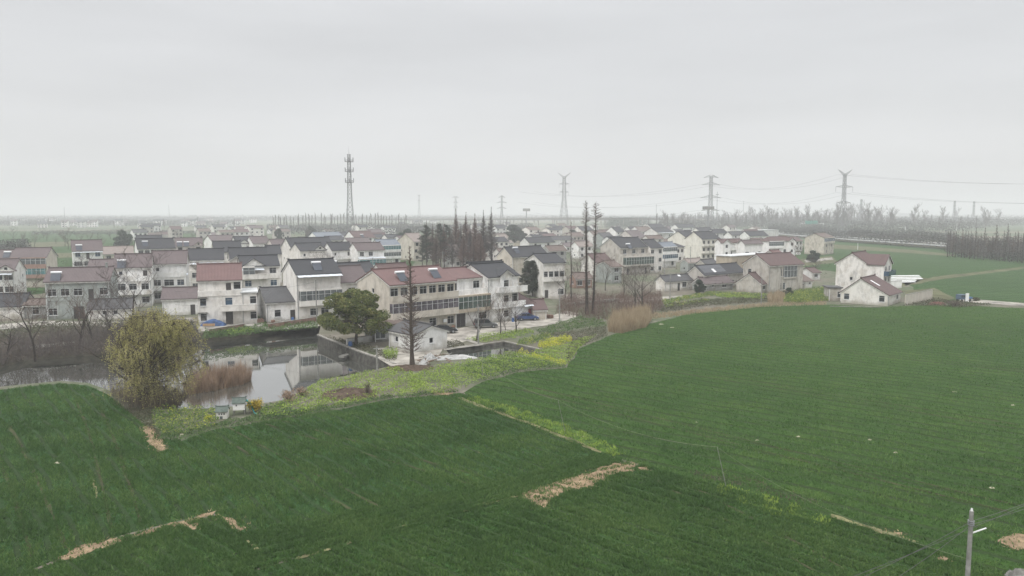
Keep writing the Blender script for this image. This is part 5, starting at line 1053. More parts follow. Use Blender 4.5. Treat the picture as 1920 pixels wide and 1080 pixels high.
# bare trees and brush between the houses of the back rows
fps = []
for k_, (O_, ps_, W_, he_, d_) in HOUSES.items(): fps.append((O_, math.cos(ps_), math.sin(ps_), W_, d_))
def free(p, mg=1.5):
    for O_, c_, s_, W_, d_ in fps:
        dx, dy = p[0] - O_.x, p[1] - O_.y; u_, v_ = dx * c_ + dy * s_, -dx * s_ + dy * c_
        if -mg < u_ < W_ + mg and -mg < v_ < d_ + mg: return False
    return True
VIL = [(40, 540), (130, 480), (250, 450), (450, 440), (640, 434), (760, 446), (1000, 444), (1240, 424), (1450, 432), (1500, 470), (1560, 500), (1540, 540), (1500, 545), (1380, 552), (1250, 548), (1120, 545), (1040, 560), (960, 560), (700, 560), (480, 575), (250, 590)]
cand = in_poly(px(VIL), 6000, RNG); rv = random.Random(8); cnt = 0
for q in cand:
    if cnt >= 95: break
    if not free(q, 2.0): continue
    k = rv.randrange(4); sc_v = rv.uniform(.55, 1.0); cnt += 1
    X_ = proj((q[0], q[1], 0))[0]; zone = 'left' if X_ < 480 else 'middle' if X_ < 1000 else 'right'
    put_tree('bare_tree', 'bare twiggy tree growing between the back rows of houses, %s part of the village' % zone, 'tree', 'bare trees between the houses, %s part' % zone, (q[0], q[1], 0), *bare[k], rz=rv.uniform(0, 6), sc=sc_v)
vb = in_poly(px(VIL), 90000, RNG); lu_ = lump(vb, 14, 77); vb = vb[(RNG.uniform(0, 1, len(vb)) < np.clip(lu_ * 2.2 - .75, 0, 1))]; vb = np.array([q for q in vb[:38000] if free(q, .4)]); lu_ = lump(vb, 14, 77)
z_ = RNG.uniform(0, 1, len(vb)) ** .8 * 2.6 * (.2 + lu_); o = link('village_brush', np_mesh('village_brush', leaf_quads(np.concatenate([vb, z_[:, None]], 1), .20), 4, leafmat('village_brush', [(.04, .045, .03), (.075, .07, .05), (.13, .11, .085)]))); tag(o, 'dark brush and weeds filling the gaps between the village houses', 'brush', None, 'stuff')
M['hazewood'] = leafmat('far_thicket', [(.028, .032, .028), (.042, .044, .038), (.06, .06, .052)], trans=0)
def mass(name, loop, h, n, ls, label, seed, m='hazewood'):
    L = px(loop); xy = in_poly(L, n, RNG); lu = lump(xy, 60, seed); z = RNG.uniform(0, 1, n) ** .7 * h * (.45 + .7 * lu); o = link(name, np_mesh(name, leaf_quads(np.concatenate([xy, z[:, None]], 1), ls), 4, M[m])); tag(o, label, 'wood', None, 'stuff')
mass('far_wood', [(1235, 436), (1400, 432), (1720, 440), (1790, 440), (1860, 428), (1930, 424), (1930, 421), (1780, 421), (1500, 417), (1235, 419)], 13, 70000, .7, 'hazy brown undergrowth of the bare wood beyond the village', 1)
mass('road_hedge', [(1440, 438), (1500, 446), (1600, 455), (1780, 468), (1860, 470), (1930, 468), (1930, 464), (1850, 460), (1780, 448), (1600, 436), (1440, 428)], 7, 36000, .5, 'dark hedge belt along the far side of the main road', 2)
mass('mast_thicket', [(500, 440), (760, 444), (1000, 440), (1000, 428), (760, 427), (500, 428)], 8, 26000, .7, 'low grey-green thicket under the far poplar row', 3)
mass('mound_wood', [(1130, 428), (1160, 432), (1200, 430), (1225, 424), (1200, 418), (1150, 418)], 14, 16000, .6, 'dark green wooded mound behind the back row of houses', 4, 'evergreen2')
mass('far_hedges', [(0, 424), (450, 425), (450, 418), (0, 412)], 8, 30000, 1.1, 'hazy hedges and trees around the settlement on the left', 5)
mass('middle_tree_belt', [(-60, 414), (560, 415), (1240, 415), (1980, 416), (1980, 413), (1240, 412), (560, 412), (-60, 411)], 12, 50000, 1.7, 'hazy tree belt in the middle distance across the whole plain', 16)
mass('left_field_hedge', [(60, 441), (240, 440), (460, 440), (460, 437), (240, 437), (60, 438)], 4, 6000, .45, 'hazy hedge line across the green field on the left', 17)
mass('horizon_trees', [(-800, 411), (2700, 411), (2900, 405), (-1000, 405)], 14, 60000, 3.0, 'faint line of trees along the hazy horizon', 6)
mass('left_far_bushes', [(0, 470), (40, 462), (60, 470), (30, 490), (0, 490)], 6, 5000, .4, 'hazy bushes behind the mauve roofs at the left picture edge', 7)
mass('plantation_brush', [(1780, 480), (1780, 466), (1960, 480), (1960, 500)], 6.5, 14000, .35, 'brown twigs massed between the plantation trunks', 8)
# wheat blades standing in the near fields
def field_blades(loop, ang, n, h, w_, period, seed):
    L = px(loop); xy = in_poly(L, n, RNG); d = np.hypot(xy[:, 0], xy[:, 1]); keep = (RNG.uniform(0, 1, len(xy)) < np.clip((68 / d) ** 1.8, .05, 1)); xy = xy[keep]
    c, s = math.cos(R(ang)), math.sin(R(ang)); al = xy[:, 0] * c + xy[:, 1] * s; ac = -xy[:, 0] * s + xy[:, 1] * c + .30 * np.sin(al * .11) + .12 * np.sin(al * .47 + 1)
    fr = (ac / period) % 1; rot = np.stack([al * .16, ac], 1); stripe = lump(rot, 1.3, seed + 5); fine = lump(np.stack([al * .35, ac], 1), .5, seed + 9); big = lump(xy, 11, seed)
    keep = ((fr > .25) | (lump(np.stack([al * .2, ac * .2], 1), 1.5, seed + 3) > .70)) & (RNG.uniform(0, 1, len(xy)) < .12 + .75 * stripe + .5 * fine); xy = xy[keep]
    lu = (.25 + .35 * big + .4 * stripe + .25 * fine)[keep]; hh = h * np.where(fr[keep] > .3, 1, .8)
    return blades(xy, h, w_, .5, .35, np.clip(lu, .1, 1.2))
vis = lambda pts_: [(min(max(a, -150), 2070), min(b, 1180)) for a, b in pts_]
for nm, lp, ang, n, per, sd_ in [('near_wheat_blades', vis(F_bot), -42, 360000, 1.5, 1), ('left_wheat_blades', vis(F_left), -50, 360000, 1.7, 2), ('right_wheat_blades', vis(F_right), -40, 480000, 2.2, 3), ('headland_wheat_blades', F_head, 34, 70000, 1.25, 4)]:
    bv = field_blades(lp, ang, n, .19, .045, per, sd_)
    # leave the bare patches open
    cen = bv.reshape(-1, 3, 3)[:, 0, :2]; ok = np.ones(len(cen), bool)
    for q in BARE:
        L = np.array([(p.x, p.y) for p in px(q)]); c = np.zeros(len(cen), bool); j = len(L) - 1
        for i in range(len(L)):
            cond = (L[i, 1] > cen[:, 1]) != (L[j, 1] > cen[:, 1])
            with np.errstate(divide='ignore', invalid='ignore'): xx = (L[j, 0] - L[i, 0]) * (cen[:, 1] - L[i, 1]) / (L[j, 1] - L[i, 1]) + L[i, 0]
            c ^= cond & (cen[:, 0] < xx); j = i
        ok &= ~(c & (RNG.uniform(0, 1, len(cen)) > .22))
    bv = bv.reshape(-1, 3, 3)[ok].reshape(-1, 3)
    o = link(nm, np_mesh(nm, bv, 3, M['wheat'])); tag(o, {'near': 'young wheat standing in the nearest field strip', 'left': 'young wheat standing in the field left of the grass track', 'right': 'young wheat standing in the big right-hand field', 'headland': 'wheat rows running crosswise along the headland of the left field'}[nm.split('_')[0]], 'wheat', None, 'stuff')
sc_ = np.concatenate([in_poly(px(q), int(min(9000, area(px(q)) * 45)), RNG) for q in BARE]); sc_ = sc_ + RNG.normal(size=sc_.shape) * .35
o = link('straw_litter', np_mesh('straw_litter', blades(sc_, .10, .035, 1.2, .5), 3, M['straw'])); tag(o, 'straw bits and dry clods scattered over the bare field patches', 'straw', None, 'stuff')
# ---------------------------------------------------------------- masts, pylons, wires
def lattice(b, prof, cx=0, cy=0, n=12, t=.12, z1=None):
    # prof: list of (z, half width); square lattice body
    def hw(z):
        for (a, wa), (c, wc) in zip(prof[:-1], prof[1:]):
            if a <= z <= c: return wa + (wc - wa) * (z - a) / (c - a)
        return prof[-1][1]
    zs = [prof[0][0] + (prof[-1][0] - prof[0][0]) * (i / n) ** .85 for i in range(n + 1)]
    for z0, z1_ in zip(zs[:-1], zs[1:]):
        a, c = hw(z0), hw(z1_); k0 = [(cx - a, cy - a, z0), (cx + a, cy - a, z0), (cx + a, cy + a, z0), (cx - a, cy + a, z0)]; k1 = [(cx - c, cy - c, z1_), (cx + c, cy - c, z1_), (cx + c, cy + c, z1_), (cx - c, cy + c, z1_)]
        for i in range(4):
            j = (i + 1) % 4; b.tube(k0[i], k1[i], t, t, 3); b.tube(k0[i], k1[j], t * .6, t * .6, 3); b.tube(k0[j], k1[i], t * .6, t * .6, 3); b.tube(k1[i], k1[j], t * .6, t * .6, 3)
M['mast'] = flat('mast_grey', (.17, .175, .18), .6, .3, .2); M['pylon'] = flat('pylon_grey', (.20, .205, .21), .6, .3, .15)
g = P(658, 444); g = Vector(((658 - 960) / FP * 480, 480, 0)); TH = CH + (400 - 291) * 480 / FP
rt = root('telecom_tower', g, .4); tag(rt, 'grey lattice telecom tower with three antenna platforms rising above the dark roofs', 'tower')
b = MB(); lattice(b, [(0, 3.3), (TH * .52, 1.3), (TH, .75)], n=20, t=.14); b.build('lattice_body', M['mast'], rt)
for z in (TH * .70, TH * .815, TH * .92):
    b = MB(); k = 12
    for i in range(k):
        a0, a1 = 2 * math.pi * i / k, 2 * math.pi * (i + 1) / k; p0, p1 = (math.cos(a0) * 2.7, math.sin(a0) * 2.7), (math.cos(a1) * 2.7, math.sin(a1) * 2.7)
        for dz in (0, 1.1): b.tube((*p0, z + dz), (*p1, z + dz), .1, .1, 3)
        b.tube((*p0, z), (*p0, z + 1.1), .06, .06, 3); b.poly([(p0[0], p0[1], z), (p1[0], p1[1], z), (p1[0] * .3, p1[1] * .3, z), (p0[0] * .3, p0[1] * .3, z)]); b.poly([(p0[0], p0[1], z - .1), (p0[0] * .3, p0[1] * .3, z - .1), (p1[0] * .3, p1[1] * .3, z - .1), (p1[0], p1[1], z - .1)])
    pf = b.build('platform', M['mast'], rt)
    for i in range(6):
        a0 = 2 * math.pi * (i + .3) / 6; x, y = math.cos(a0) * 2.9, math.sin(a0) * 2.9; m = MB(); m.box(x - .18, x + .18, y - .12, y + .12, z + .1, z + 2.6); m.build('antenna_panel', M['mast'], pf)
b = MB(); b.tube((0, 0, TH), (0, 0, TH + 4.5), .12, .05, 4); b.tube((-1.4, 0, TH - .3), (1.4, 0, TH - .3), .1, .1, 4); b.build('lightning_rod', M['mast'], rt)
def arm(b, z, L, rise, base, t=.11):
    for s in (-1, 1):
        tip = (s * L, 0, z + rise)
        for yy in (-base * .6, base * .6): b.tube((s * base, yy, z), tip, t, t * .7, 3); b.tube((s * base, yy, z + 1.9), tip, t, t * .7, 3)
        for i in range(1, 5):
            f = i / 5; x = s * (base + (L - base) * f); b.tube((x, 0, z + rise * f), (x - s * L * .1, 0, z + rise * f + 1.9 * (1 - f)), t * .6, t * .6, 3)
def pylon(label, x, D, ytop, yaw, kind, arms, t=.16, wb=3.8):
    t = t * 1.15
    Ht = CH + (400 - ytop) * D / FP; rt = root('electricity_pylon', ((x - 960) / FP * D, D, 0), yaw); tag(rt, label, 'pylon', None)
    b = MB(); top = Ht * (.93 if kind == 'Y' else 1.0); lattice(b, [(0, wb), (Ht * .55, wb * .34), (top, wb * .26)], n=13, t=t); b.build('lattice_body', M['pylon'], rt)
    if kind == 'Y':
        b = MB(); zz = Ht * .93
        for s in (-1, 1):
            for yy in (-.7, .7): b.tube((0, yy, zz), (s * Ht * .115, 0, Ht * 1.0), t * .9, t * .6, 3); b.tube((0, yy, zz - 2.4), (s * Ht * .115, 0, Ht * 1.0), t * .9, t * .6, 3)
            for i in range(1, 6): f = i / 6; b.tube((s * Ht * .115 * f, 0, zz + Ht * .07 * f), (s * Ht * .115 * f, 0, zz - 2.4 + (Ht * .07 + 2.4) * f), t * .5, t * .5, 3)
        b.build('horn_arms', M['pylon'], rt)
    for f, L in arms:
        b = MB(); arm(b, Ht * f, L, .6 if kind != 'D' else -.9, 1.2, t * 1.0); am = b.build('crossarm', M['pylon'], rt)
        if kind == 'Y':
            for s in (-1, 1): m = MB(); m.tube((s * L, 0, Ht * f + .5), (s * L, 0, Ht * f - 4.2), .14, .14, 4); m.build('insulator', M['pylon'], am)
    return Ht, rt.location.copy(), yaw
py1 = pylon('nearest electricity pylon with horned top and two crossarms, far right behind the bare wood', 1578, 700, 319, .15, 'Y', [(.735, 8.6), (.50, 7.0)], .2)
py2 = pylon('stout electricity pylon with four wide crossarms beside a billboard, right of centre', 1330, 790, 331, .2, 'D', [(.985, 8.5), (.86, 10.5), (.64, 12), (.42, 10.5)], .2, 4.4)
py3 = pylon('slim tall electricity pylon behind the twin bare trees', 1057, 960, 325, -.35, 'Y', [(.80, 6.5), (.66, 5.8)], .2, 6)
pylon('faint electricity pylon behind the right part of the bare grove', 941, 1250, 367, .2, 'D', [(.95, 6), (.78, 9), (.60, 8)], .24, 3.4)
pylon('faint electricity pylon above the middle of the bare grove', 855, 1350, 369, .1, 'D', [(.98, 6), (.8, 4), (.64, 4)], .24, 3.8)
pylon('faintest pylon on the horizon right of the telecom tower', 787, 1700, 366, .1, 'D', [(.98, 3), (.8, 3)], .22, 4)
for lb, x, yt, D in [('thin distant pylon on the horizon right of the nearest pylon, left of two', 1785, 377, 1500), ('thin distant pylon on the horizon right of the nearest pylon, right of two', 1821, 378, 1500), ('thin distant pylon just right of the nearest pylon', 1611, 374, 1350)]: pylon(lb, x, D, yt, .1, 'D', [(.95, 2.6), (.8, 2.8)], .25, 4)
def cable(name, label, a, c, sag, r, m, grp=None, n=16, cat='cable'):
    a, c = Vector(a), Vector(c); b = MB(); pr = None
    for i in range(n + 1):
        f = i / n; p = a.lerp(c, f) - Vector((0, 0, sag * 4 * f * (1 - f)))
        if pr is not None: b.tube(pr, p, r, r, 3)
        pr = p
    o = b.build(name, m); tag(o, label, cat, grp); return o
M['wire'] = flat('wire_grey', (.10, .10, .10), .7); M['wirel'] = flat('wire_pale', (.24, .27, .18), .7)
def att(py, L, f): Ht, l, yw = py; return (l.x + L * math.cos(yw), l.y + L * math.sin(yw), Ht * f)
for s in (-1, 1):
    for f1, L1, f2, L2, yr1 in ((.925, 7.5, .86, 10, 343), (.66, 8.4, .64, 11.5, 368), (.43, 6.8, .42, 10, 384)):
        cable('power_line', 'sagging power line between the two large right-hand pylons', att(py1, s * L1, f1), att(py2, s * L2, f2), 9, .07, M['wire'], 'wires between the right pylons', cat='power line')
        a = att(py1, s * L1, f1); cable('power_line', 'power line running off to the right from the horned pylon', a, (a[0] + 330, a[1] - 130, a[2] + 2), 12, .07, M['wire'], 'wires right of the horned pylon', cat='power line')
        a = att(py2, s * L2, f2); cable('power_line', 'faint sagging power line left of the stout pylon', a, (a[0] - 190, a[1] + 170, a[2] - 3), 9, .07, M['wire'], 'wires left of the stout pylon', cat='power line')
# billboards and slim masts
def billboard(lb, x, D, y0, y1, wd, m):
    rt = root('billboard', ((x - 960) / FP * D, D, 0), .1); tag(rt, lb, 'billboard'); zt, zb = CH + (400 - y0) * D / FP, CH + (400 - y1) * D / FP; b = MB(); b.box(-wd / 2, wd / 2, -.4, .4, zb, zt); b.build('panel', M[m], rt); b = MB(); b.tube((0, 0, 0), (0, 0, zb), .8, .7, 8); b.build('post', M['pylon'], rt)
billboard('distant grey billboard on a single post left of the slim tall pylon', 987, 1150, 391, 396, 11, 'concd'); billboard('distant dark billboard in front of the stout pylon', 1326, 760, 387, 393, 12, 'concd')
for lb, x, yb, yt in [('thin pale mast left of the nearest pylon', 1393, 424, 377), ('slim communications mast beside the stout pylon', 1343, 436, 360), ('thin mast on the horizon left of centre', 318, 420, 384), ('short thin mast on the left horizon', 122, 420, 388), ('white pole standing by the right plantation', 1793, 446, 418), ('short white pole beside the main road', 1394, 423, 400), ('white pole in the field behind the gable house', 1608, 468, 455), ('thin mast above the right of the twin trees', 1230, 424, 383)]:
    g = P(x, yb); h = CH + (400 - yt) * g.y / FP; b = MB(); r_ = .00016 * g.y + .06; b.tube((0, 0, 0), (0, 0, h), r_ * 1.4, r_, 6)
    if 'communications' in lb: b.tube((-1.5, 0, h * .93), (1.5, 0, h * .93), .5, .5, 4)
    o = b.build('mast', M['steelw'] if 'white' in lb else M['pylon'], None, g); tag(o, lb, 'mast')
# elevated viaduct in the haze
rt = root('viaduct', (0, 0, 0)); tag(rt, 'long concrete road viaduct on piers crossing the haze behind the village', 'bridge')
vp = [(700, 1500, 10.5), (880, 1330, 11.8), (960, 1230, 12.9), (1040, 1160, 14.2), (1130, 1130, 14.4), (1245, 1130, 13.8), (1330, 1150, 12)]; vp = [Vector(((x - 960) / FP * D, D, z)) for x, D, z in vp]; b = MB(); pr = MB()
for p, q in zip(vp[:-1], vp[1:]):
    d = (q - p).normalized(); nn = Vector((-d.y, d.x, 0)).normalized() * 6; t_ = Vector((0, 0, 1.8)); u_ = Vector((0, 0, 1.0))
    b.poly([p - nn - t_, q - nn - t_, q - nn, p - nn]); b.poly([p + nn, q + nn, q + nn - t_, p + nn - t_]); b.poly([p - nn, q - nn, q + nn, p + nn]); b.poly([p - nn - t_, p + nn - t_, q + nn - t_, q - nn - t_]); pr.poly([p - nn, q - nn, q - nn + u_, p - nn + u_]); pr.poly([p - nn + u_, q - nn + u_, q - nn, p - nn])
dk = b.build('deck', M['concd'], rt); pr.build('parapet', M['conc'], dk)
for p, q in zip(vp[:-1], vp[1:]):
    for i in range(int((q - p).length / 28)):
        c = p.lerp(q, i / (q - p).length * 28); m = MB(); m.tube((c.x - 3, c.y, 0), (c.x - 3, c.y, c.z - 1.8), .9, .9, 6); m.tube((c.x + 3, c.y, 0), (c.x + 3, c.y, c.z - 1.8), .9, .9, 6); m.build('pier', M['conc'], rt)
# main road on a low bank with guard rails
M['asph'] = flat('asphalt_pale', (.13, .13, .13), .9, .2, .2, .5)
rd = [P(1180, 424), P(1300, 429), P(1420, 437), P(1520, 446), P(1620, 454), P(1720, 461), P(1830, 469), P(1940, 477), P(2300, 500)]
def ribbon(name, pts, wd, z, m, **k):
    b = MB()
    for p, q in zip(pts[:-1], pts[1:]):
        d = (q - p).normalized(); nn = Vector((-d.y, d.x, 0)) * wd / 2; b.poly([(p - nn).to_2d().to_3d() + Vector((0, 0, z)), (q - nn).to_2d().to_3d() + Vector((0, 0, z)), (q + nn).to_2d().to_3d() + Vector((0, 0, z)), (p + nn).to_2d().to_3d() + Vector((0, 0, z))])
    o = b.build(name, m); tag(o, **k); return o
ribbon('road_embankment', rd, 30, 1.0, GD, kind='structure'); ribbon('main_road', rd, 20, 1.4, M['asph'], kind='structure')
for off, lb in ((-10.6, 'pale metal guard rail along the near edge of the main road'), (10.6, 'pale metal guard rail along the far edge of the main road')):
    rt = root('guard_rail', (0, 0, 0)); tag(rt, lb, 'guard rail'); b = MB(); ps = MB()
    for p, q in zip(rd[:-1], rd[1:]):
        d = (q - p).normalized(); nn = Vector((-d.y, d.x, 0)) * off; s_ = p + nn; e_ = q + nn
        b.poly([(s_.x, s_.y, 1.8), (e_.x, e_.y, 1.8), (e_.x, e_.y, 2.5), (s_.x, s_.y, 2.5)]); b.poly([(s_.x, s_.y + .1, 2.5), (e_.x, e_.y + .1, 2.5), (e_.x, e_.y + .1, 1.8), (s_.x, s_.y + .1, 1.8)])
        L = (e_ - s_).length
        for i in range(int(L / 6)): c = s_.lerp(e_, i * 6 / L); ps.box(c.x - .12, c.x + .12, c.y + .1, c.y + .3, 1.0, 2.5)
    b.build('rail', M['steelw'], rt); ps.build('posts', M['steel'], rt)['kind'] = 'stuff'
ribbon('left_far_road', [P(-40, 432), P(120, 430), P(300, 430), P(420, 431)], 8, .12, M['lane'], kind='structure')
# teal toll-station like roof and white loop sign
rt = root('road_gantry', P(1522, 432)); tag(rt, 'far white road gantry with a teal green board above the dark hedge', 'gantry'); b = MB(); [b.box(x - .3, x + .3, -.3, .3, 0, 9.6) for x in (-15, 15)]; b.box(-15, 15, -.3, .3, 8.6, 9.6); b.build('frame', M['steelw'], rt)
M['teal'] = flat('teal_board', (.04, .26, .20), .5); b = MB(); b.box(-9, 7, -.6, -.31, 8.2, 12.6); b.build('board', M['teal'], rt)
rt = root('traffic_camera_post', P(1697, 440)); tag(rt, 'white roadside post with an arm and round hanging part above the hedge', 'post'); b = MB(); b.tube((0, 0, 0), (0, 0, 8.2), .3, .3, 6); b.build('post', M['steelw'], rt); b = MB(); b.tube((0, 0, 8.2), (-7, 0, 7.2), .2, .2, 4); b.build('arm', M['steelw'], rt); b = MB(); [b.tube((math.cos(a) * .9, -.3, 5 + math.sin(a) * .9), (math.cos(a + .8) * .9, -.3, 5 + math.sin(a + .8) * .9), .22, .22, 4) for a in [i * .785 for i in range(8)]]; b.build('ring', M['steelw'], rt)
# ---------------------------------------------------------------- near pole with its wires
def at_depth(x, y, Y):
    dx = (x - 960) / FP; dy = -(y - 540) / FP; t = Y / (cp + dy * sp); return Vector((dx * t, Y, CH + (-sp + dy * cp) * t))
D0 = 30.0; _t = at_depth(1822, 958, D0); XP, HP = _t.x, _t.z
M['polec'] = flat('concrete_pole', (.25, .25, .235), .9, .2, .35, 2.5)
rt = root('utility_pole', (XP, D0, 0)); tag(rt, 'concrete utility pole with a small metal arm in the lower right corner', 'utility pole')
b = MB(); b.tube((0, 0, 0), (0, 0, HP), .13, .085, 12); b.caps((0, 0, HP), (0, 0, 1), .085, 12); b.build('pole', M['polec'], rt)
b = MB(); b.tube((0, 0, HP), (0, 0, HP + .12), .05, .04, 6); b.build('insulator', M['tank'], rt)
b = MB(); b.tube((.08, 0, HP - .95), (.62, -.05, HP - .72), .035, .03, 6); b.build('bracket_arm', M['steelw'], rt)
for zz in (.42, .5, .58):
    b = MB(); b.tube((-.16, -.02, HP - zz), (.16, .02, HP - zz), .13, .13, 10); b = MB(); [b.tube((math.cos(a) * .115, math.sin(a) *   .12, HP - zz), (math.cos(a + .63) * .115, math.sin(a + .63) *   .12, HP - zz), .02, .02, 4) for a in [i * .628 for i in range(10)]]; b.build('clamp', M['steel'], rt)
def farp(x, y, D): return at_depth(x, y, D)
for i, (zo, x0, y0, d0, x1, y1, d1) in enumerate([(HP - .45, 1440, 1160, 20, 2150, 830, 52), (HP - .6, 1555, 1160, 20.5, 2150, 848, 52), (HP - .75, 1300, 1185, 19.5, 2150, 812, 53)]):
    pc = (XP, D0, zo); lab = ['upper', 'middle', 'lower'][i]
    cable('power_cable', lab + ' cable from the corner pole towards the right picture edge', pc, farp(x1, y1, d1), .5, .011, M['wire'], n=12)
    cable('power_cable', lab + ' cable from the corner pole down to the bottom picture edge', pc, farp(x0, y0, d0), .15, .011, M['wire'], n=10)
# slender field poles carrying a pale cable
pf = []
for lb, xt, yt, xb, yb in [('slender leaning field pole near the middle of the wheat', 1048, 744, 1060, 812), ('slender field pole right of the straw patch', 1355, 832, 1362, 915), ]:
    a = P(xb, yb); h = 3.4; tp = Vector(((xt - 960) / FP * a.y, a.y, h)); b = MB(); b.tube(a, tp, .026, .018, 5); o = b.build('field_pole', M['polec']); tag(o, lb, 'pole'); pf.append(tp)
e_ = P(905, 712); e_.z = 2.6
b = MB(); b.tube((e_.x, e_.y, 0), e_, .026, .018, 5); tag(b.build('field_pole', M['polec']), 'slender field pole at the edge of the rapeseed garden', 'pole')
cable('field_cable', 'thin pale cable between the two leftmost slender field poles', e_, pf[0], .7, .012, M['wirel']); cable('field_cable', 'thin pale cable between the two slender poles in the wheat', pf[0], pf[1], .9, .010, M['wirel']); cable('field_cable', 'thin pale cable from the wheat field pole to the corner pole', pf[1], (XP, D0, HP - 2.1), .8, .007, M['wirel'])
# village street poles and wires
vpl = []
rv2 = random.Random(3)
for lb, x, yb, yt in [('concrete street pole beside the bend of the village lane', 1049, 602, 540), ('concrete pole left of the silver car', 897, 646, 572), ('concrete pole in front of the awning house by the pond', 594, 604, 525), ('concrete pole in the gardens before the stone cottage', 1427, 572, 520), ('wooden pole in front of the low whitewashed cottage', 1256, 563, 512), ('steel pole on the pond wall near the shed', 707, 697, 650), ('concrete pole behind the weathered balcony house', 1245, 545, 480), ('pole left of the low cottages on the right', 1294, 512, 462), ('thin pole among the far left roofs', 34, 500, 455)]:
    g = P(x, yb); h = CH - (yt - 400) * g.y / FP; rt = root('street_pole', g); tag(rt, lb, 'pole'); b = MB(); b.tube((0, 0, 0), (0, 0, h), .14, .09, 8); b.build('pole', M['polec'], rt); b = MB(); b.tube((-.5, 0, h - .4), (.5, 0, h - .4), .04, .04, 4); b.build('crossbar', M['steel'], rt); vpl.append(g + Vector((0, 0, h - .35)))
xp = []
for i, (x, yb, h_) in enumerate([(700, 540, 9), (830, 520, 9), (430, 520, 10), (330, 540, 9), (235, 560, 9), (1010, 500, 9), (1120, 520, 9), (1330, 500, 9), (1400, 478, 9), (1210, 480, 9), (640, 500, 10)]):
    g = P(x, yb); rt = root('street_pole', g); tag(rt, 'concrete wire pole rising between the village houses, number %s from the left' % 'x' if False else ['concrete pole behind the reddish-roofed house right of the camphor tree', 'concrete pole in front of the bare grove', 'concrete pole behind the red-roofed house on the pond', 'concrete pole behind the striped awning house', 'concrete pole behind the low patched hut', 'concrete pole right of the bare grove', 'concrete pole behind the twin trunks', 'concrete pole behind the solar panel roof', 'concrete pole below the white villas', 'concrete pole by the blue-grey sheet roof', 'concrete pole behind the pond awning house'][i], 'pole'); b = MB(); b.tube((0, 0, 0), (0, 0, h_), .14, .09, 8); b.build('pole', M['polec'], rt); b = MB(); b.tube((-.7, 0, h_ - .4), (.7, 0, h_ - .4), .04, .04, 4); b.build('crossbar', M['steel'], rt); xp.append(g + Vector((0, 0, h_ - .3)))
for a_, b_ in ((4, 3), (3, 2), (2, 10), (10, 0), (0, 1), (5, 6), (6, 9), (9, 7), (7, 8)): cable('village_wire', 'thin dark wire sagging between two poles above the village roofs', xp[a_], xp[b_], 1.2, .022, M['wire'], 'wires above the village roofs')
cable('village_wire', 'dark wire in front of the terrace house to the lane pole', vpl[1], vpl[0], 1, .02, M['wire']); cable('village_wire', 'dark wire crossing the cream houses by the pond', vpl[2], P(330, 600) + Vector((0, 0, 6)), 1.2, .02, M['wire']); cable('village_wire', 'dark lower wire crossing the cottage by the pond', vpl[2] - Vector((0, 0, 3.6)), P(330, 600) + Vector((0, 0, 3.2)), .8, .02, M['wire']); cable('village_wire', 'dark wire above the gardens before the low cottages', vpl[3], vpl[4], 1, .02, M['wire'])
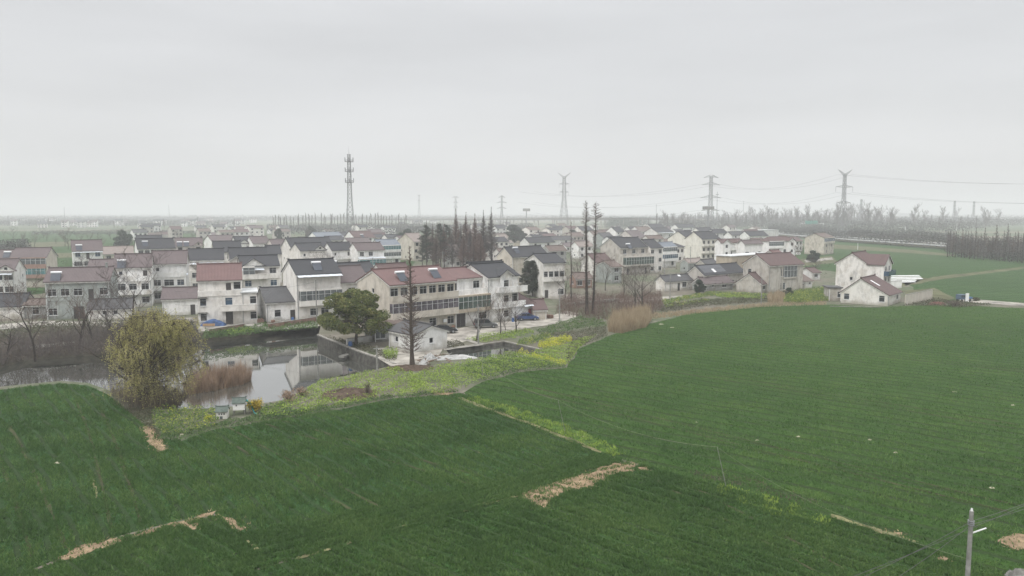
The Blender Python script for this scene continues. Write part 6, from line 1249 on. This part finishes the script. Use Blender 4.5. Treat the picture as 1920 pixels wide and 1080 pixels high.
# ---------------------------------------------------------------- cars
def car(lb, x, y, yaw, paint, suv=False, L=4.6):
    rt = root('parked_car', P(x, y) + Vector((0, 0, .10)), yaw); tag(rt, lb, 'car'); Hh = 1.72 if suv else 1.45; Wd = .9
    pr = [(-2.28, .35), (-2.3, .72), (-2.2, .95), (-1.5 if not suv else -2.1, 1.0 if not suv else 1.05), (-1.0, .98), (.85, .95), (1.7, .86), (2.22, .68), (2.28, .35)]
    secs = [-1, -.94, .94, 1]; b = MB(); n = len(pr); base = []
    for s in secs:
        k = 1 if abs(s) < .99 else .97; base.append([(px_ * (1 if abs(s) < .99 else .985), s * Wd, .3 + (z_ - .3) * k) for px_, z_ in pr])
    for A_, B_ in zip(base[:-1], base[1:]):
        for i in range(n - 1): b.poly([A_[i], B_[i], B_[i + 1], A_[i + 1]])
        b.poly([A_[0], A_[-1], B_[-1], B_[0]])
    b.poly(base[0]); b.poly(list(reversed(base[-1]))); bd = b.build('body', paint, rt)
    rf = [(-2.15 if suv else -1.7, .98), (-1.95 if suv else -1.05, Hh - .05), (-1.0 if suv else -.6, Hh), (.1, Hh - .02), (.55, Hh - .12), (1.15, .96)]
    c = MB(); lo_ = [(a, -.84 + (z - .95) * .28, z) for a, z in rf]; hi_ = [(a, .84 - (z - .95) * .28, z) for a, z in rf]
    for i in range(len(rf) - 1): c.poly([lo_[i], lo_[i + 1], hi_[i + 1], hi_[i]])
    c.poly(lo_); c.poly(list(reversed(hi_))); gl_ = c.build('windows', M['pane'], rt)
    c = MB(); zz = Hh - .03
    q = [(rf[1][0] - .02, z_) for z_ in (0,)]; x0, x1 = rf[1][0] + .05, rf[4][0] - .25
    c.box(x0, x1, -.66, .66, Hh - .07, Hh + .025); c.build('roof_panel', paint, rt)
    for px_ in ((rf[1][0] + .02, rf[0][0] + .1), (-.35, -.35), (rf[4][0] - .1, rf[5][0] - .1)):
        for s in (-1, 1):
            m = MB(); m.tube((px_[0], s * .71, Hh - .06), (px_[1], s * .85, .97), .05, .05, 4); m.build('pillar', paint, rt)
    for wx in (-1.42, 1.42):
        for s in (-1, 1):
            m = MB(); m.tube((wx, s * .74, .31), (wx, s * .93, .31), .33, .33, 14); m.caps((wx, s * .93, .31), (0, s, 0), .33, 14); w_ = m.build('wheel', M['rubber'], rt); m = MB(); m.caps((wx, s * .94, .31), (0, s, 0), .2, 8); m.build('rim', M['steel'], w_)
    for s in (-1, 1):
        m = MB(); m.box(2.16, 2.27, s * .62 - .2, s * .62 + .2, .62, .76); m.build('headlight', M['tank'], rt); m = MB(); m.box(-2.31, -2.2, s * .65 - .17, s * .65 + .17, .72, .9); m.build('tail_light', M['door_red'], rt)
        m = MB(); m.box(.72, .9, s * .92 - .09, s * .92 + .09, .95, 1.1); m.build('mirror', paint, rt)
M['pblack'] = flat('paint_black', (.018, .02, .025), .25, .6, .1, 1, 0, 0); M['pgrey'] = flat('paint_grey', (.11, .115, .12), .3, .6, .1, 1, .3, 0); M['pblue'] = flat('paint_blue', (.025, .055, .15), .28, .6, .1, 1, 0, 0)
car('black sedan parked beside the long red-roofed terrace', 834, 625, R(14), M['pblack']); car('dark grey hatchback parked before the peeling white end house', 910, 615, R(14), M['pgrey'], True); car('blue sedan parked by the red-doored hut', 989, 601, R(10), M['pblue'])
# blue cover over a car by the red-roofed house
M['bcover'] = flat('blue_cover', (.05, .10, .22), .6, .3, .4, 1.5, 0, .6); M['ocover'] = flat('tan_cloth', (.38, .25, .14), .8)
rt = root('covered_car', P(400, 611), R(6)); tag(rt, 'car under a wrinkled blue cover in front of the plain red-roofed house', 'covered car'); b = MB(); r = random.Random(4); nx, ny = 16, 8; gr2 = []
for i in range(nx + 1):
    row = []
    for j in range(ny + 1):
        u_, v_ = i / nx * 2 - 1, j / ny * 2 - 1; pf_ = max(0, 1 - abs(u_) ** 3.2) ** .5 * max(0, 1 - abs(v_) ** 4) ** .5; z = 1.32 * pf_ * (.62 + .38 * math.exp(-(u_ * 1.7) ** 2)) + r.uniform(-.05, .05) * pf_; row.append((u_ * 2.4, v_ * .98, max(.02, z)))
    gr2.append(row)
for i in range(nx):
    for j in range(ny): b.poly([gr2[i][j], gr2[i + 1][j], gr2[i + 1][j + 1], gr2[i][j + 1]])
b.build('cover', M['bcover'], rt); b = MB(); b.box(-1.7, .6, -1.06, -1.0, .15, .62); b.build('tan_side_cloth', M['ocover'], rt)
# miniature houses, slide-like sheet
M['mroof'] = flat('miniature_roof', (.10, .125, .11), .8, .2, .3, 3)
for lb, x, y, wd, hh, yw, leg in [('tiny white miniature house with green-grey roof, left of two by the pond', 405, 786, 1.15, .85, 8, 0), ('tiny white miniature house on a dark stand, right of two by the pond', 437, 779, 1.25, .85, 12, .55)]:
    rt = root('miniature_house', P(x, y), R(yw)); tag(rt, lb, 'miniature house'); b = MB(); d = .95; z0 = leg
    b.box(0, wd, 0, d, z0, z0 + hh); b.poly([(0, d, z0 + hh), (0, 0, z0 + hh), (0, d / 2, z0 + hh + .38)]); b.poly([(wd, 0, z0 + hh), (wd, d, z0 + hh), (wd, d / 2, z0 + hh + .38)]); b.build('wall', wall_mat('white', .15), rt)
    b = MB(); chevron(b, 0, d, z0 + hh, .38, .06, -.1, wd + .1, .12); ro = b.build('roof', M['mroof'], rt); b = MB(); b.box(-.14, wd + .14, d / 2 - .05, d / 2 + .05, z0 + hh + .42, z0 + hh + .5); b.box(-.2, 0, d / 2 - .05, d / 2 + .05, z0 + hh + .5, z0 + hh + .58); b.box(wd, wd + .2, d / 2 - .05, d / 2 + .05, z0 + hh + .5, z0 + hh + .58); b.build('ridge_cap', M['mroof'], ro)
    for k in range(3 if not leg else 1):
        b = MB(); q = wd * (.3 + .22 * k); b.box(q - .07, q + .07, -.015, -.003, z0 + .45, z0 + .62); b.build('window', M['pane'], rt)
    if leg:
        for (a, c) in ((.06, .06), (wd - .06, .06), (.06, d - .06), (wd - .06, d - .06)): b = MB(); b.box(a - .05, a + .05, c - .05, c + .05, 0, leg); b.build('leg', M['concd'], rt)
    else:
        b = MB(); b.box(wd * .35, wd * .6, -.015, -.003, z0, z0 + .3); b.build('door', M['pane_grey'], rt)
M['tarp'] = flat('teal_sheet', (.03, .26, .25), .45, .4, .3)
rt = root('teal_slide', P(468, 778), R(10)); tag(rt, 'bent teal plastic chute leaning right of the miniature houses', 'chute'); pth = [(-.8, .5, 1.35), (-.3, .45, 1.45), (.05, .3, 1.25), (.3, .1, .6), (.55, -.1, .1), (.75, -.2, .02)]
b = MB()
for p, q in zip(pth[:-1], pth[1:]):
    for (a0, z0_), (a1, z1_) in (((-.22, .12), (-.12, 0)), ((-.12, 0), (.12, 0)), ((.12, 0), (.22, .12))):
        pts_ = [(p[0], p[1] + a0, p[2] + z0_), (q[0], q[1] + a0, q[2] + z0_), (q[0], q[1] + a1, q[2] + z1_), (p[0], p[1] + a1, p[2] + z1_)]; b.poly(pts_); b.poly([(c_[0], c_[1], c_[2] - .03) for c_ in reversed(pts_)])
b.build('chute', M['tarp'], rt); b = MB(); b.tube((-.7, .5, 0), (-.7, .5, 1.33), .03, .03, 5); b.tube((-.1, .4, 0), (-.1, .4, 1.33), .03, .03, 5); b.build('support', M['concd'], rt)
def bush(lb, x, y, rad, h, mt, n=1600, ls=.08, cat='shrub', tw='twig'):
    rt = root('shrub', P(x, y)); tag(rt, lb, cat); r = random.Random(int(x)); b = MB()
    for i in range(26): a = r.uniform(0, 6.28); b.tube((0, 0, 0), (math.cos(a) * rad * r.uniform(.3, .9), math.sin(a) * rad * r.uniform(.3, .9), h * r.uniform(.5, 1)), .02, .008, 3)
    b.build('stem', M[tw], rt); pp = np.concatenate([RNG.normal(size=(int(n / 16), 3)) * [rad * .2, rad * .2, h * .13] + [r.gauss(0, rad * .38), r.gauss(0, rad * .38), h * r.uniform(.2, .8)] for _ in range(16)]); pp[:, 2] = np.abs(pp[:, 2]); link('foliage', np_mesh('foliage', leaf_quads(pp, ls), 4, M[mt]), rt)
bush('golden yellow shrub right of the teal chute', 478, 774, .9, 1.5, 'gold'); bush('russet bare bush on the near pond bank', 540, 752, 1.2, 1.5, 'reedbrown', 900, .07); bush('small russet bush at the pond edge left of the lime bank', 565, 742, 1.0, 1.2, 'reedbrown', 500, .07); bush('yellow-flowered rape plant at the left of the miniature houses', 391, 789, .5, .7, 'yellow', 500, .06)
bush('dark small bush in the middle of the soil heap', 690, 742, .4, 1.6, 'brush', 400, .06); bush('small bush on the right of the white sheets', 1830, 565, 1.2, 1.0, 'brushg', 600, .12); bush('brown bush at the right end of the red scrap', 1790, 574, 2.0, 1.6, 'brush', 700, .12)
# soil heap, rubble, tarps
def heap(name, lb, x, y, wx, wy, h, m, seed, cat, n=16, rz=0):
    r = random.Random(seed); b = MB(); G2 = []
    for i in range(n + 1):
        row = []
        for j in range(n + 1):
            u_, v_ = i / n * 2 - 1, j / n * 2 - 1; q = max(0, 1 - (u_ * u_ + v_ * v_)); z = h * q ** .7 * (1 + r.uniform(-.35, .35)) - .03; row.append((u_ * wx + r.uniform(-.06, .06) * wx, v_ * wy + r.uniform(-.06, .06) * wy, z))
        G2.append(row)
    for i in range(n):
        for j in range(n): b.poly([G2[i][j], G2[i + 1][j], G2[i + 1][j + 1], G2[i][j + 1]])
    o = b.build(name, m, None, P(x, y) + Vector((0, 0, .02)), rz); tag(o, lb, cat); return o
M['soil'] = flat('dark_soil', (.085, .062, .048), .95, .1, .5, 2, 0, .8)
heap('soil_heap', 'dark brown dug soil heap on the lime green bank', 655, 740, 3.4, 3.0, .55, M['soil'], 3, 'soil heap'); heap('soil_heap', 'brown ground litter around the foot of the conical redwood', 770, 690, 3.5, 2.2, .3, M['soil'], 5, 'soil heap'); heap('scrap_heap', 'reddish scrap heap right of the beige wall', 1757, 571, 2.2, 1.2, .6, flat('red_scrap', (.17, .085, .07), .9, .2, .7, 2), 8, 'scrap heap')
heap('gravel_heap', 'grey gravel heap in front of the whitewashed cottage', 537, 606, 1.8, .8, .7, M['concd'], 9, 'gravel heap'); heap('bank_rock', 'grey rock in the lower right corner of the picture', 1912, 1086, .8, .8, .5, M['concd'], 12, 'rock', 12)
M['tarpw'] = flat('white_tarp', (.50, .50, .49), .6, .3, .2, 1.5, 0, .6)
heap('white_tarp', 'long crumpled white tarpaulin bundle beside the rapeseed garden', 850, 673, 3.6, .55, .55, M['tarpw'], 15, 'tarpaulin', 14, R(16)); heap('white_tarp', 'small crumpled grey-white tarpaulin lump by the shed', 806, 674, 1.0, .8, .8, M['tarpw'], 16, 'tarpaulin', 10); heap('white_tarp', 'pale sack lying at the foot of the conical redwood', 795, 683, .8, .5, .6, M['tarpw'], 17, 'sack', 8)
r = random.Random(9)
M['plankm'] = flat('weathered_plank', (.20, .145, .11), .9, .2, .4, 2)
for i in range(46):
    g = P(r.uniform(785, 850), r.uniform(668, 688)); m = MB(); L = r.uniform(.5, 1.6); m.box(-L / 2, L / 2, -.08, .08, 0, .06); o = m.build('plank', M['plankm'] if i % 3 else M['polec'], None, g + Vector((0, 0, r.uniform(.03, .5))), r.uniform(0, 3.1)); o.rotation_euler = (r.uniform(-.4, .4), r.uniform(-.4, .4), r.uniform(0, 3.1)); tag(o, 'weathered broken plank in the rubble between the redwood and the white tarpaulin', 'plank', 'planks in the rubble by the shed')
# walls: brick wall by the cottage, beige wall by the gable house, left bank kerb
def wall_thing(lb, pts, h, m, th=.24, cap=None, name='garden_wall', cat='wall'):
    rt = root(name, (0, 0, 0)); tag(rt, lb, cat); b = MB(); c = MB()
    for p, q in zip(pts[:-1], pts[1:]):
        p, q = p.to_2d(), q.to_2d(); d = (q - p).normalized(); nn = Vector((-d.y, d.x)) * th / 2
        for bb_, w_, z0, z1 in ((b, 1, 0, h), (c, 1.5, h + .002, h + .08)):
            k = [p - nn * w_, q - nn * w_, q + nn * w_, p + nn * w_]; s0 = len(bb_.v); bb_.v += [(x.x, x.y, z0) for x in k] + [(x.x, x.y, z1) for x in k]
            for f_ in ((0, 3, 2, 1), (4, 5, 6, 7), (0, 1, 5, 4), (1, 2, 6, 5), (2, 3, 7, 6), (3, 0, 4, 7)): bb_.f.append(tuple(s0 + i for i in f_)); bb_.m.append(0)
    b.build('wall', m, rt); c.build('coping', cap or M['kerb'], rt)
wall_thing('low red-brown brick wall below the whitewashed cottage', [P(504, 617), P(600, 602)], .95, wall_mat('brick', .5))
wall_thing('low dark brick wall edging the yard of the red-roofed house', [P(392, 625), P(458, 614)], .7, wall_mat('brick', .8)); wall_thing('long beige garden wall right of the broad-gabled outbuilding', [P(1697, 573), P(1747, 562)], 2.6, wall_mat('beige', .3)); wall_thing('white parapet wall in front of the gable house porch', [P(1652, 542), P(1690, 540)], 2.2, wall_mat('white', .3))
wall_thing('pale low wall along the left pond bank', [P(56, 655), P(140, 646)], .5, wall_mat('white', .6)); wall_thing('ruined grey wall behind the twin trunks', [P(1060, 575), P(1160, 566)], .8, wall_mat('grey', .6)); wall_thing('low grey wall behind the miniature garden by the garage', [P(650, 648), P(700, 640)], 1.1, wall_mat('pale', .5)); wall_thing('white curb wall around the yard of the gable house', [P(1556, 575), P(1650, 577)], .1, wall_mat('grey', .6))
rt = root('flat_roof_shed', P(1668, 565), R(49)); tag(rt, 'low shed with grey flat roof joining the outbuilding to the beige wall', 'shed'); b = MB(); b.box(0, 9, 1, 7, 0, 2.5); b.build('wall', wall_mat('grey', .7), rt); b = MB(); b.box(-.3, 9.4, .7, 7.3, 2.503, 2.7); b.build('roof', M['concd'], rt)
# white plastic mulch rows behind the gable house
M['film'] = flat('white_film', (.66, .67, .67), .4, .4, .12, 1.5)
for i in range(5):
    a, c = P(1662 + i * 2, 518 + i * 2.9), P(1722 + i * (3 if i < 3 else -2), 516 + i * 2.9 + 1); d = (c - a).normalized(); b = MB(); L = (c - a).length; k = 10; pr = []
    for j in range(9): t_ = math.pi * j / 8; pr.append((-math.cos(t_) * .75, math.sin(t_) * .22))
    b.prism(pr, 0, L); o = b.build('film_tunnel', M['film'], None, a + Vector((0, 0, .01)), math.atan2(d.y, d.x)); tag(o, ['rearmost', 'second from the back', 'middle', 'second from the front', 'front'][i] + ' white plastic crop row right of the gable house', 'plastic row', 'white plastic rows')
# blue tricycle-like vehicle on the track, right
rt = root('blue_cart', P(1803, 566), R(20)); tag(rt, 'small blue and white farm vehicle on the track at the right', 'farm vehicle'); b = MB(); b.box(-1.2, .6, -.7, .7, .7, 1.9); b.build('cab', M['door_blue'], rt); b = MB(); b.box(-1.0, .4, -.71, -.702, 1.2, 1.8); b.build('window', M['pane'], rt); b = MB(); b.box(.62, 2.8, -.7, .7, .8, 1.2); b.build('tray', flat('cart_blue', (.05, .12, .26), .6), rt); b = MB(); b.box(.3, 1.3, -.9, -.72, .1, 2.2); b.build('side_board', M['tank'], rt)
for wx in (-.7, 2.1):
    for s in (-.6, .6): b = MB(); b.tube((wx, s - .08, .35), (wx, s + .08, .35), .35, .35, 12); b.caps((wx, s - .08, .35), (0, -1, 0), .35, 12); b.caps((wx, s + .08, .35), (0, 1, 0), .35, 12); b.build('wheel', M['rubber'], rt)
# yard things
M['barrel'] = flat('blue_plastic', (.04, .11, .28), .5, .4, .2); M['clay'] = flat('clay_jar', (.16, .09, .06), .6, .4, .3)
def jar(lb, x, y, m, r0=.3, h=.9, n='barrel'):
    b = MB(); pr = [(0, r0 * .8), (h * .3, r0), (h * .7, r0), (h, r0 * .75)]
    for (z0, a0), (z1, a1) in zip(pr[:-1], pr[1:]): b.tube((0, 0, z0), (0, 0, z1), a0, a1, 10)
    b.caps((0, 0, h), (0, 0, 1), r0 * .75, 10); tag(b.build(n, m, None, P(x, y)), lb, n.replace('_', ' '))
jar('blue barrel beside the door of the whitewashed pond cottage', 549, 603, M['barrel']); jar('brown clay jar at the corner of the whitewashed pond cottage', 512, 606, M['clay'], .4, .7, 'clay_jar'); jar('blue barrel under the camphor tree by the low grey wall', 657, 650, M['barrel'], .35); jar('brown clay jar in front of the dark open gateway', 850, 617, M['clay'], .4, .7, 'clay_jar'); jar('blue barrel beside the red-doored hut', 962, 604, M['barrel']); jar('brown clay jar by the porch of the plain red-roofed house', 447, 606, M['clay'], .35, .65, 'clay_jar')
for lb, x, y, rz_ in [('stack of reddish bricks on the yard edge by the brown terrace lane', 800, 640, .4), ('stack of reddish bricks left of the whitewashed pond cottage', 489, 605, .2), ('stack of reddish bricks beside the beige hut at the lane bend', 1030, 597, .9), ('stack of reddish bricks before the large stone house', 1462, 553, .5)]:
    rt = root('brick_stack', P(x, y) + Vector((0, 0, .09)), rz_); tag(rt, lb, 'brick stack'); bk = MB(); bk.box(-.12, .12, -.3, .3, 0, .17); me = bk.mesh('brick', wall_mat('brick', .4))
    for i in range(5):
        for j in range(2):
            for k in range(4 - (i == 4)): link('brick', me, rt, (-.52 + i * .26, -.32 + j * .63, k * .18))
# small white litter in the fields
M['litter'] = flat('pale_litter', (.36, .34, .25), .9)
for i, (x, y, s_) in enumerate([(108, 868, .35), (1420, 826, .3), (1497, 819, .3), (1631, 825, .3), (1679, 849, .3), (1305, 792, .25), (1860, 915, .35), (374, 803, .4), (340, 815, .45), (1900, 760, .4), (1790, 735, .4), (1240, 608, .9), (1260, 614, .7), (345, 772, .35), (1083, 816, .25), (1094, 819, .25)]):
    o = heap('straw_clump', ['pale dry clump lying in the wheat', 'white scrap lying in the wheat'][i % 2] if False else 'small pale dry clump lying in the green wheat', x, y, s_ * .7, s_ * .5, .1, M['litter'], 40 + i, 'dry clump', 5); o['group'] = 'pale clumps in the wheat'
# ---------------------------------------------------------------- haze
hm = bpy.data.materials.new('haze'); hm.use_nodes = True; t = hm.node_tree; t.nodes.clear(); oo = t.nodes.new('ShaderNodeOutputMaterial'); pv = t.nodes.new('ShaderNodeVolumePrincipled')
pv.inputs['Color'].default_value = (.885, .90, .92, 1); pv.inputs['Density'].default_value = .00046; pv.inputs['Anisotropy'].default_value = 0.0; t.links.new(pv.outputs[0], oo.inputs['Volume'])
b = MB(); b.box(-9500, 9500, -350, 14500, -4, 92); o = b.build('haze', hm); o['kind'] = 'stuff'
print('objects', len(bpy.data.objects), 'tris', sum(len(ob.data.polygons) for ob in S.objects if ob.type == 'MESH'))
